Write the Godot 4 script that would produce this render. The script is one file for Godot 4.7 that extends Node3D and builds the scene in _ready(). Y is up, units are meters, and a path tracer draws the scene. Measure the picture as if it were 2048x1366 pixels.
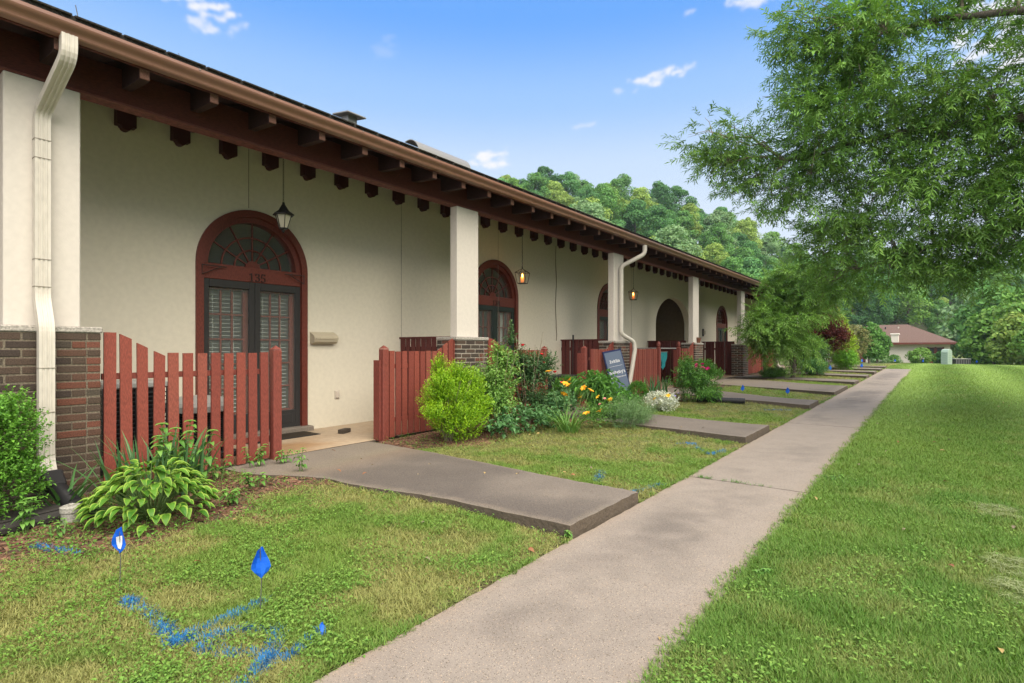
extends Node3D
# Frame used throughout: local x = along the building, y = up, local z = -(distance to the building side). FB turns it into the world.
var FB := Basis(Vector3(0, 0, -1), Vector3(0, 1, 0), Vector3(1, 0, 0))
var M := {}
var rng := RandomNumberGenerator.new()
var noise_a := FastNoiseLite.new()
var noise_b := FastNoiseLite.new()
var bld: Node3D

class MB:
	var v := PackedVector3Array()
	var n := PackedVector3Array()
	var c := PackedColorArray()
	var ix := PackedInt32Array()
	var col := Color(1, 1, 1)
	func tri(a: Vector3, b: Vector3, d: Vector3) -> void:
		var nn := (b - a).cross(d - a)
		if nn.length_squared() < 1e-16:
			return
		nn = nn.normalized()
		var k := v.size()
		v.append(a); v.append(b); v.append(d)
		n.append(nn); n.append(nn); n.append(nn)
		c.append(col); c.append(col); c.append(col)
		ix.append(k); ix.append(k + 2); ix.append(k + 1)
	func quad(a: Vector3, b: Vector3, d: Vector3, e: Vector3) -> void:
		var nn := (b - a).cross(e - a)
		if nn.length_squared() < 1e-16:
			nn = (d - b).cross(e - b)
		nn = nn.normalized()
		var k := v.size()
		v.append(a); v.append(b); v.append(d); v.append(e)
		for i in 4:
			n.append(nn); c.append(col)
		ix.append(k); ix.append(k + 2); ix.append(k + 1)
		ix.append(k); ix.append(k + 3); ix.append(k + 2)
	func quado(a: Vector3, b: Vector3, d: Vector3, e: Vector3, away: Vector3) -> void:
		if (b - a).cross(d - a).dot(away) < 0.0:
			quad(e, d, b, a)
		else:
			quad(a, b, d, e)
	func box(ce: Vector3, s: Vector3, bev := 0.0, bs := Basis()) -> void:
		var h := s * 0.5
		var b := minf(bev, minf(h.x, minf(h.y, h.z)) * 0.9)
		for ax in 3:
			var p := (ax + 1) % 3
			var q := (ax + 2) % 3
			for sg in [-1.0, 1.0]:
				var pts := []
				for t in [[-1, -1], [1, -1], [1, 1], [-1, 1]]:
					var w := Vector3()
					w[ax] = sg * h[ax]; w[p] = t[0] * (h[p] - b); w[q] = t[1] * (h[q] - b)
					pts.append(ce + bs * w)
				var aw := Vector3()
				aw[ax] = sg
				quado(pts[0], pts[1], pts[2], pts[3], bs * aw)
		if b <= 0.0:
			return
		for ax in 3:
			var p := (ax + 1) % 3
			var q := (ax + 2) % 3
			for sp in [-1.0, 1.0]:
				for sq in [-1.0, 1.0]:
					var pts := []
					for t in [[-1, 0], [1, 0], [1, 1], [-1, 1]]:
						var w := Vector3()
						w[ax] = t[0] * (h[ax] - b)
						w[p] = sp * (h[p] - (b if t[1] == 1 else 0.0))
						w[q] = sq * (h[q] - (b if t[1] == 0 else 0.0))
						pts.append(ce + bs * w)
					var aw := Vector3()
					aw[p] = sp; aw[q] = sq
					quado(pts[0], pts[1], pts[2], pts[3], bs * aw)
		for i in 8:
			var g := Vector3(1 if i & 1 else -1, 1 if i & 2 else -1, 1 if i & 4 else -1)
			var a := ce + bs * Vector3(g.x * h.x, g.y * (h.y - b), g.z * (h.z - b))
			var e := ce + bs * Vector3(g.x * (h.x - b), g.y * h.y, g.z * (h.z - b))
			var d := ce + bs * Vector3(g.x * (h.x - b), g.y * (h.y - b), g.z * h.z)
			if (e - a).cross(d - a).dot(bs * g) < 0.0:
				tri(a, d, e)
			else:
				tri(a, e, d)
	func tube(pts: Array, rad, k := 8, caps := true, squash := 1.0) -> void:
		var m := pts.size()
		var up := Vector3(0.13, 0.31, 0.94)
		var rings := []
		for i in m:
			var d: Vector3 = (pts[mini(i + 1, m - 1)] - pts[maxi(i - 1, 0)]).normalized()
			var sx := d.cross(up)
			if sx.length() < 0.05:
				sx = d.cross(Vector3.RIGHT)
			sx = sx.normalized()
			var sy := sx.cross(d).normalized()
			up = sy.cross(sx) if false else up
			var r: float = rad[i] if rad is Array else rad
			var ring := []
			for j in k:
				var a := TAU * j / k
				ring.append([pts[i] + (sx * cos(a) + sy * sin(a) * squash) * r, (sx * cos(a) + sy * sin(a)).normalized()])
			rings.append(ring)
		for i in m - 1:
			var k0 := v.size()
			for j in k + 1:
				for t in 2:
					var e: Array = rings[i + t][j % k]
					v.append(e[0]); n.append(e[1]); c.append(col)
			for j in k:
				var a := k0 + j * 2
				ix.append(a); ix.append(a + 2); ix.append(a + 1)
				ix.append(a + 1); ix.append(a + 2); ix.append(a + 3)
				# winding fixed below
				var nn := (v[a + 2] - v[a]).cross(v[a + 1] - v[a])
				if nn.dot(n[a]) > 0.0:
					var z := ix.size()
					ix[z - 6] = a; ix[z - 5] = a + 1; ix[z - 4] = a + 2
					ix[z - 3] = a + 1; ix[z - 2] = a + 3; ix[z - 1] = a + 2
		if caps:
			for e in [0, m - 1]:
				var dd: Vector3 = pts[1] - pts[0] if e else pts[0] - pts[1]
				if e:
					dd = pts[m - 1] - pts[m - 2]
				for j in range(1, k - 1):
					var a: Vector3 = rings[e][0][0]
					var b: Vector3 = rings[e][j][0]
					var d: Vector3 = rings[e][j + 1][0]
					if (b - a).cross(d - a).dot(dd) < 0.0:
						tri(a, d, b)
					else:
						tri(a, b, d)
	func lathe(prof: Array, at: Vector3, k := 16, flat := false) -> void:
		for i in prof.size() - 1:
			var a: Vector2 = prof[i]
			var b: Vector2 = prof[i + 1]
			var t := b - a
			var nr := Vector2(t.y, -t.x).normalized()
			for j in k:
				var t0 := TAU * j / k
				var t1 := TAU * (j + 1) / k
				var e0 := Vector3(cos(t0), 0, sin(t0))
				var e1 := Vector3(cos(t1), 0, sin(t1))
				var p := [at + e0 * a.x + Vector3.UP * a.y, at + e1 * a.x + Vector3.UP * a.y, at + e1 * b.x + Vector3.UP * b.y, at + e0 * b.x + Vector3.UP * b.y]
				if flat:
					var em := (e0 + e1) * nr.x + Vector3.UP * nr.y * 2.0
					quado(p[0], p[1], p[2], p[3], em)
				else:
					var k0 := v.size()
					for q in 4:
						var ee: Vector3 = e0 if q == 0 or q == 3 else e1
						v.append(p[q]); c.append(col)
						n.append((ee * nr.x + Vector3.UP * nr.y).normalized())
					var g: Vector3 = (p[1] - p[0]).cross(p[2] - p[0]) + (p[2] - p[0]).cross(p[3] - p[0])
					if g.dot(n[k0] + n[k0 + 1]) > 0.0:
						for q in [0, 2, 1, 0, 3, 2]:
							ix.append(k0 + q)
					else:
						for q in [0, 1, 2, 0, 2, 3]:
							ix.append(k0 + q)
	func prism(poly: PackedVector2Array, z0: float, z1: float, tf := Transform3D()) -> void:
		var t := Geometry2D.triangulate_polygon(poly)
		var zc := (z0 + z1) * 0.5
		for w in [z0, z1]:
			var aw := tf.basis * Vector3(0, 0, w - zc)
			for i in range(0, t.size(), 3):
				var a := tf * Vector3(poly[t[i]].x, poly[t[i]].y, w)
				var b := tf * Vector3(poly[t[i + 1]].x, poly[t[i + 1]].y, w)
				var d := tf * Vector3(poly[t[i + 2]].x, poly[t[i + 2]].y, w)
				if (b - a).cross(d - a).dot(aw) < 0.0:
					tri(a, d, b)
				else:
					tri(a, b, d)
		var area := 0.0
		for i in poly.size():
			area += poly[i].cross(poly[(i + 1) % poly.size()])
		for i in poly.size():
			var p := poly[i]
			var q := poly[(i + 1) % poly.size()]
			var o := Vector2(q.y - p.y, p.x - q.x) * signf(area)
			quado(tf * Vector3(p.x, p.y, z0), tf * Vector3(q.x, q.y, z0), tf * Vector3(q.x, q.y, z1), tf * Vector3(p.x, p.y, z1), tf.basis * Vector3(o.x, o.y, 0))
	# narrow folded leaf of two triangles
	func leaf(b: Vector3, d: Vector3, up: Vector3, l: float, w: float, fold := 0.15, droop := 0.0) -> void:
		var s := d.cross(up)
		if s.length_squared() < 1e-6:
			s = d.cross(Vector3(0.3, 0.2, 0.9))
		s = s.normalized()
		var u := s.cross(d).normalized()
		var m := b + d * (l * 0.42)
		var tip := b + d * l - Vector3.UP * (l * droop)
		var r1 := m + s * (w * 0.5) + u * (w * fold)
		var r2 := m - s * (w * 0.5) + u * (w * fold)
		tri(b, r1, tip)
		tri(b, tip, r2)
	# broad leaf with rounded outline, curved along its length; rim colour optional
	func broad(b: Vector3, d: Vector3, up: Vector3, l: float, w: float, droop: float, rim := Color(-1, 0, 0), seg := 5) -> void:
		var s := d.cross(up).normalized()
		var u := s.cross(d).normalized()
		var c0 := col
		var prev := []
		for i in seg + 1:
			var t := float(i) / seg
			var hw := w * 0.5 * pow(sin(PI * pow(t, 0.75)), 0.8) if t < 1.0 else 0.0
			if t <= 0.0:
				hw = w * 0.04
			var mid := b + d * (l * t) + u * (l * 0.10 * sin(PI * t)) - Vector3.UP * (l * droop * t * t)
			var row := [mid - s * hw + u * hw * 0.35, mid - s * hw * 0.72 + u * hw * 0.16, mid, mid + s * hw * 0.72 + u * hw * 0.16, mid + s * hw + u * hw * 0.35]
			if i:
				for j in 4:
					col = rim if rim.r >= 0.0 and (j == 0 or j == 3) else c0
					if hw <= 0.0:
						tri(prev[j], prev[j + 1], row[j])
					else:
						quad(prev[j], prev[j + 1], row[j + 1], row[j])
			prev = row
		col = c0
	# long arching blade
	func blade(b: Vector3, d: Vector3, w: float, l: float, bend: float, seg := 4) -> void:
		var s := d.cross(Vector3.UP)
		if s.length_squared() < 1e-4:
			s = Vector3.RIGHT
		s = s.normalized()
		var p0 := b
		var dd := d
		var w0 := w * 0.8
		var fold := s.cross(d).normalized() * w * 0.18
		for i in seg:
			var t := float(i + 1) / seg
			dd = (dd - Vector3.UP * (bend / seg)).normalized()
			var p1 := p0 + dd * (l / seg)
			var w1 := w * (1.0 - pow(t, 2.2)) * 1.0
			if i == seg - 1:
				tri(p0 - s * w0 * 0.5, p0 + fold * w0 / w, p1)
				tri(p0 + fold * w0 / w, p0 + s * w0 * 0.5, p1)
			else:
				quad(p0 - s * w0 * 0.5, p0 + fold * w0 / w, p1 + fold * w1 / w, p1 - s * w1 * 0.5)
				quad(p0 + fold * w0 / w, p0 + s * w0 * 0.5, p1 + s * w1 * 0.5, p1 + fold * w1 / w)
			p0 = p1
			w0 = w1
	func mesh() -> ArrayMesh:
		var a := []
		a.resize(Mesh.ARRAY_MAX)
		a[Mesh.ARRAY_VERTEX] = v
		a[Mesh.ARRAY_NORMAL] = n
		a[Mesh.ARRAY_COLOR] = c
		a[Mesh.ARRAY_INDEX] = ix
		var m := ArrayMesh.new()
		m.add_surface_from_arrays(Mesh.PRIMITIVE_TRIANGLES, a)
		return m

func smooth(a: float, b: float, x: float) -> float:
	var t := clampf((x - a) / (b - a), 0.0, 1.0)
	return t * t * (3.0 - 2.0 * t)

# height of the lawn
func gy(s: float, d: float) -> float:
	var y := 0.0115 * s
	if s > 30.0:
		var q := s - 30.0
		y = 0.345 + 0.0115 * q - 0.0016 * q * q if q < 8.75 else 0.3231 - (q - 8.75) * 0.0165
		y = maxf(y, -1.4)
	return y + 0.045 * smooth(2.0, 4.2, d) + hill(s, d)

func hill(s: float, d: float) -> float:
	var ph := 0.65618
	var z := s * cos(ph) + d * sin(ph)
	if z < 40.0:
		return 0.0
	var u := (s * sin(ph) - d * cos(ph)) / z
	var r := 31.0
	var tab := [[-0.06, 34.5], [0.05, 34.0], [0.22, 31.5], [0.38, 27.0], [0.49, 19.5], [0.58, 17.0], [0.93, 16.0], [2.0, 10.0]]
	for i in tab.size() - 1:
		if u > tab[i][0]:
			r = lerpf(tab[i][1], tab[i + 1][1], clampf((u - tab[i][0]) / (tab[i + 1][0] - tab[i][0]), 0.0, 1.0))
	var zb := lerpf(48.0, 84.0, smooth(0.2, 0.55, u))
	var t := clampf((z - zb) / (132.0 - zb), 0.0, 1.0)
	return r * (t * t * 0.4 + t * 0.6) + (1.2 * noise_a.get_noise_2d(s * 0.6, d * 0.6) * smooth(0.0, 0.2, t))

func numbered_add(parent: Node, o: Node) -> void:
	parent.add_child(o, true)

func thing(called: String, label: String, category: String, at := Vector3.ZERO, turn := 0.0, group := "", kind := "") -> Node3D:
	var o := Node3D.new()
	o.name = called
	add_child(o, true)
	o.transform = Transform3D(FB * Basis(Vector3.UP, turn), FB * Vector3(at.x, at.y, -at.z))
	tag(o, label, category, group, kind)
	return o

func tag(o: Node, label: String, category: String, group := "", kind := "") -> void:
	if label: o.set_meta("label", label)
	if category: o.set_meta("category", category)
	if group: o.set_meta("group", group)
	if kind: o.set_meta("kind", kind)

func part(parent: Node, called: String, mesh: Mesh, mat: Material, at := Vector3.ZERO, bs := Basis()) -> MeshInstance3D:
	var o := MeshInstance3D.new()
	o.name = called
	o.mesh = mesh
	o.material_override = mat
	o.transform = Transform3D(bs, at)
	parent.add_child(o, true)
	return o

func node(parent: Node, called: String, at := Vector3.ZERO, bs := Basis()) -> Node3D:
	var o := Node3D.new()
	o.name = called
	o.transform = Transform3D(bs, at)
	parent.add_child(o, true)
	return o

func single(called: String, mesh: Mesh, mat: Material, label: String, category: String, at := Vector3.ZERO, group := "", kind := "") -> MeshInstance3D:
	var o := part(self, called, mesh, mat)
	o.transform = Transform3D(FB, FB * at)
	tag(o, label, category, group, kind)
	return o

func dup(root: Node3D, label: String, at: Vector3, turn := 0.0, scl := Vector3.ONE) -> Node3D:
	var c: Node3D = root.duplicate()
	var base := String(root.name)
	while base.length() and base[base.length() - 1].is_valid_int():
		base = base.substr(0, base.length() - 1)
	c.name = base.trim_suffix("_")
	add_child(c, true)
	c.transform = Transform3D(FB * Basis(Vector3.UP, turn).scaled_local(scl), FB * at)
	if label: c.set_meta("label", label)
	return c

func boxm(s: Vector3, bev := 0.0) -> ArrayMesh:
	var m := MB.new()
	m.box(Vector3.ZERO, s, bev)
	return m.mesh()

func multi(parent: Node, called: String, mesh: Mesh, mat: Material, buf: PackedFloat32Array, kind := "stuff") -> MultiMeshInstance3D:
	var mm := MultiMesh.new()
	mm.transform_format = MultiMesh.TRANSFORM_3D
	mm.use_colors = true
	mm.mesh = mesh
	mm.instance_count = buf.size() / 16
	mm.buffer = buf
	var o := MultiMeshInstance3D.new()
	o.name = called
	o.multimesh = mm
	o.material_override = mat
	parent.add_child(o, true)
	if kind: o.set_meta("kind", kind)
	return o

func put(buf: PackedFloat32Array, b: Basis, p: Vector3, c: Color) -> void:
	buf.append(b.x.x); buf.append(b.y.x); buf.append(b.z.x); buf.append(p.x)
	buf.append(b.x.y); buf.append(b.y.y); buf.append(b.z.y); buf.append(p.y)
	buf.append(b.x.z); buf.append(b.y.z); buf.append(b.z.z); buf.append(p.z)
	buf.append(c.r); buf.append(c.g); buf.append(c.b); buf.append(1.0)

func lin(r: float, g: float, b: float) -> Color:
	return Color(r, g, b).linear_to_srgb()

# grey noise picture between lo and hi
func grey(size: int, freq: float, lo: float, hi: float, kind := FastNoiseLite.TYPE_SIMPLEX_SMOOTH, sd := 1, oct := 4, power := 1.0, warm := Vector3.ONE) -> ImageTexture:
	var f := FastNoiseLite.new()
	f.noise_type = kind
	f.frequency = freq
	f.seed = sd
	f.fractal_octaves = oct
	if kind == FastNoiseLite.TYPE_CELLULAR:
		f.fractal_type = FastNoiseLite.FRACTAL_NONE
		f.cellular_return_type = FastNoiseLite.RETURN_CELL_VALUE
	var im := f.get_seamless_image(size, size)
	im.convert(Image.FORMAT_L8)
	var d := im.get_data()
	var o := PackedByteArray()
	o.resize(d.size() * 3)
	var lut := []
	for i in 256:
		lut.append(lerpf(lo, hi, pow(i / 255.0, power)))
	for i in d.size():
		var x: float = lut[d[i]]
		o[i * 3] = int(clampf(x * warm.x, 0, 1) * 255)
		o[i * 3 + 1] = int(clampf(x * warm.y, 0, 1) * 255)
		o[i * 3 + 2] = int(clampf(x * warm.z, 0, 1) * 255)
	return ImageTexture.create_from_image(Image.create_from_data(size, size, false, Image.FORMAT_RGB8, o))

# concrete with small stones of several tones
func aggregate(size: int, sd: int) -> ImageTexture:
	var r := RandomNumberGenerator.new()
	r.seed = sd
	var f := FastNoiseLite.new()
	f.frequency = 0.005
	f.seed = sd
	var im := f.get_seamless_image(size, size)
	im.convert(Image.FORMAT_L8)
	var d := im.get_data()
	var o := PackedByteArray()
	o.resize(d.size() * 3)
	for i in d.size():
		var x := 0.74 + (d[i] / 255.0 - 0.5) * 0.05 + r.randf_range(-0.07, 0.07)
		o[i * 3] = int(clampf(x, 0, 1) * 255); o[i * 3 + 1] = int(clampf(x * 0.985, 0, 1) * 255); o[i * 3 + 2] = int(clampf(x * 0.97, 0, 1) * 255)
	for k in size * size / 22:
		var x := r.randi() % size
		var y := r.randi() % size
		var t := r.randf()
		var g := r.randf_range(0.36, 0.60) if t < 0.5 else r.randf_range(0.88, 1.0)
		var w := r.randf_range(0.9, 1.0)
		for q in (1 if r.randf() < 0.6 else 4):
			var p := (((y + (q >> 1)) % size) * size + (x + (q & 1)) % size) * 3
			o[p] = int(g * 255); o[p + 1] = int(g * w * 255); o[p + 2] = int(g * w * w * 250)
	return ImageTexture.create_from_image(Image.create_from_data(size, size, false, Image.FORMAT_RGB8, o))

func mat(called: String, c: Color, rough := 0.8, tex: Texture2D = null, scl := Vector3.ONE, bump: Texture2D = null, depth := 0.0, vc := true) -> StandardMaterial3D:
	var m := StandardMaterial3D.new()
	m.resource_name = called
	m.albedo_color = lin(c.r, c.g, c.b)
	m.roughness = rough
	m.metallic_specular = 0.4
	m.vertex_color_use_as_albedo = vc
	if tex or bump:
		m.uv1_triplanar = true
		m.uv1_world_triplanar = true
		m.uv1_scale = scl
	if tex:
		m.albedo_texture = tex
	if bump:
		m.heightmap_enabled = true
		m.heightmap_texture = bump
		m.heightmap_scale = depth
	M[called] = m
	return m

func leafmat(called: String, c: Color, back := 0.5, rough := 0.55) -> StandardMaterial3D:
	var m := mat(called, c, rough)
	m.backlight_enabled = true
	m.backlight = Color(back, back, back * 0.7)
	m.metallic_specular = 0.35
	return m

func make_materials() -> void:
	var mottle := grey(512, 0.010, 0.90, 1.0, FastNoiseLite.TYPE_SIMPLEX_SMOOTH, 3, 5)
	var fine := grey(512, 0.09, 0.55, 1.0, FastNoiseLite.TYPE_SIMPLEX_SMOOTH, 5, 4)
	var mid := grey(512, 0.03, 0.55, 1.0, FastNoiseLite.TYPE_SIMPLEX_SMOOTH, 6, 5)
	var grain := grey(512, 0.05, 0.60, 1.0, FastNoiseLite.TYPE_SIMPLEX_SMOOTH, 8, 5)
	var agg := aggregate(1024, 11)
	var soft := grey(512, 0.02, 0.955, 1.0, FastNoiseLite.TYPE_SIMPLEX_SMOOTH, 13, 5)
	var agg2 := aggregate(1024, 23)
	var stucco := Color(0.61, 0.565, 0.51)
	mat("stucco", stucco, 0.92, soft, Vector3.ONE * 1.3, fine, 0.10)
	mat("stucco_wall", Color(0.665, 0.62, 0.505), 0.92, soft, Vector3.ONE * 1.1, fine, 0.10)
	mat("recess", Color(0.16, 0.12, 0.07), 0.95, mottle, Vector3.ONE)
	mat("cap", Color(0.58, 0.54, 0.48), 0.9, mid, Vector3.ONE * 2.5, fine, 0.4)
	mat("mortar", Color(0.52, 0.47, 0.39), 0.95, mid, Vector3.ONE * 4.0)
	mat("mortar_dark", Color(0.25, 0.21, 0.155), 0.95, mid, Vector3.ONE * 4.0)
	var bc := [Color(0.125, 0.085, 0.062), Color(0.085, 0.062, 0.050), Color(0.165, 0.088, 0.060), Color(0.22, 0.085, 0.055), Color(0.105, 0.084, 0.064)]
	for i in 5:
		mat("brick%d" % i, bc[i], 0.85, mid, Vector3.ONE * 6.0, fine, 0.35)
	mat("brick_any", Color(1, 1, 1), 0.85, mid, Vector3.ONE * 6.0, fine, 0.35)
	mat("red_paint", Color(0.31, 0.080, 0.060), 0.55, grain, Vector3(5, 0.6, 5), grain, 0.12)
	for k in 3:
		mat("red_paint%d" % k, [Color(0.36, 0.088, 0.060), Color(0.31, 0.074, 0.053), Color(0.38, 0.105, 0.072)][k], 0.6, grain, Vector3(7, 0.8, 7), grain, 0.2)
	mat("red_shade", Color(0.15, 0.036, 0.032), 0.65, grain, Vector3(5, 0.6, 5), grain, 0.12)  # darker copy of the red paint: porch shade put into the colour
	mat("beam_paint", Color(0.15, 0.036, 0.026), 0.7, grain, Vector3(0.6, 5, 0.6), grain, 0.15)
	mat("beam_light", Color(0.24, 0.075, 0.058), 0.7, grain, Vector3(0.6, 5, 0.6), grain, 0.15)
	mat("rafter_lit", Color(0.25, 0.12, 0.085), 0.75, grain, Vector3(1, 3, 3), grain, 0.15)  # lighter copy of the rafter colour, standing for the lit ends
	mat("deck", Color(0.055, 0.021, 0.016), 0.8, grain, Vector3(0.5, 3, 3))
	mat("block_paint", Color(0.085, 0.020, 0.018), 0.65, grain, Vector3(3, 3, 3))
	mat("gutter", Color(0.27, 0.135, 0.095), 0.42, mottle, Vector3(0.7, 0.7, 0.7))
	M.gutter.metallic_specular = 0.6
	mat("downspout", Color(0.60, 0.56, 0.49), 0.5, mottle, Vector3(3, 1.2, 3))
	mat("downspout_seam", Color(0.24, 0.21, 0.17), 0.7)
	mat("door_red", Color(0.21, 0.050, 0.033), 0.5, grain, Vector3(4, 0.7, 4))
	mat("bronze", Color(0.030, 0.029, 0.029), 0.45)
	mat("door_green", Color(0.016, 0.026, 0.022), 0.45)
	mat("numeral", Color(0.008, 0.006, 0.006), 0.5)
	mat("blind", Color(0.42, 0.46, 0.41), 0.6)
	mat("black_iron", Color(0.014, 0.013, 0.012), 0.5)
	M.black_iron.metallic_specular = 0.5
	mat("shingle", Color(0.075, 0.068, 0.060), 0.95, grey(512, 0.06, 0.5, 1.0, FastNoiseLite.TYPE_CELLULAR, 9), Vector3(0.9, 3, 3), fine, 0.6)
	mat("far_shingle", Color(0.225, 0.145, 0.118), 0.95, mid, Vector3.ONE * 0.6)
	mat("galvanised", Color(0.24, 0.235, 0.22), 0.45)
	M.galvanised.metallic = 0.35
	mat("sidewalk", Color(0.485, 0.43, 0.375), 0.93, agg, Vector3.ONE * 0.55, fine, 0.06)
	mat("slab", Color(0.345, 0.305, 0.265), 0.95, agg2, Vector3.ONE * 0.45, fine, 0.15)
	mat("slab_side", Color(0.20, 0.165, 0.13), 0.95, agg, Vector3.ONE * 1.3, mid, 1.2)
	mat("porch", Color(0.46, 0.36, 0.255), 0.9, mottle, Vector3.ONE * 1.4, fine, 0.2)
	mat("soil", Color(1, 1, 1), 0.97, mid, Vector3.ONE * 1.7, mid, 2.0)
	mat("mailbox", Color(0.44, 0.385, 0.28), 0.4)
	mat("cover_plate", Color(0.52, 0.46, 0.39), 0.5)
	mat("ac_dark", Color(0.028, 0.029, 0.031), 0.5)
	mat("ac_grey", Color(0.30, 0.30, 0.285), 0.5)
	mat("rubber", Color(0.018, 0.018, 0.020), 0.5)
	mat("pvc", Color(0.52, 0.50, 0.45), 0.5, mid, Vector3.ONE * 5)
	mat("valve", Color(0.055, 0.05, 0.045), 0.75, mid, Vector3.ONE * 5)
	mat("flag_blue", Color(0.012, 0.13, 0.72), 0.4)
	M.flag_blue.backlight_enabled = true
	M.flag_blue.backlight = Color(0.6, 0.6, 0.6)
	mat("flag_white", Color(0.66, 0.68, 0.74), 0.5)
	mat("wire", Color(0.10, 0.10, 0.10), 0.4)
	mat("sign_blue", Color(0.012, 0.020, 0.075), 0.35)
	mat("sign_face", Color(0.10, 0.13, 0.19), 0.35)
	mat("sign_text", Color(0.8, 0.8, 0.8), 0.5)
	mat("label_red", Color(0.5, 0.03, 0.07), 0.5)
	mat("terracotta", Color(0.32, 0.13, 0.075), 0.85, mid, Vector3.ONE * 7)
	mat("teal", Color(0.01, 0.17, 0.19), 0.8)
	mat("bark", Color(0.20, 0.17, 0.135), 0.95, mid, Vector3(4, 1.2, 4), mid, 2.0)
	mat("twig", Color(0.24, 0.20, 0.145), 0.9)
	mat("mulch", Color(0.16, 0.085, 0.055), 0.95)
	mat("util_green", Color(0.30, 0.40, 0.33), 0.5)
	mat("white_far", Color(0.66, 0.62, 0.55), 0.9)
	mat("frost", Color(0.62, 0.58, 0.46), 0.4)
	M.frost.transparency = BaseMaterial3D.TRANSPARENCY_ALPHA
	M.frost.albedo_color.a = 0.75
	var gl := mat("glass", Color(0.8, 0.9, 0.85), 0.03, null, Vector3.ONE, null, 0.0, false)
	gl.transparency = BaseMaterial3D.TRANSPARENCY_ALPHA
	gl.albedo_color.a = 0.06
	gl.metallic_specular = 0.36
	var bulb := mat("bulb", Color(1, 0.75, 0.4), 0.5, null, Vector3.ONE, null, 0.0, false)
	bulb.emission_enabled = true
	bulb.emission = Color(1.0, 0.62, 0.25)
	bulb.emission_energy_multiplier = 5.0
	var sleeve := mat("candle_sleeve", Color(0.75, 0.55, 0.32), 0.5)
	sleeve.backlight_enabled = true
	sleeve.backlight = Color(1, 0.9, 0.8)
	leafmat("leaf", Color(1.2, 1.2, 1.1), 0.75, 0.38)
	leafmat("far_leaf", Color(1, 1, 1), 0.5, 0.7)
	leafmat("grass_blade", Color(1.0, 1.22, 1.05), 0.8, 0.5)
	mat("petal", Color(1, 1, 1), 0.6)
	M.petal.backlight_enabled = true
	M.petal.backlight = Color(0.5, 0.5, 0.5)

const EXPOSURE := 4.4

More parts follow.
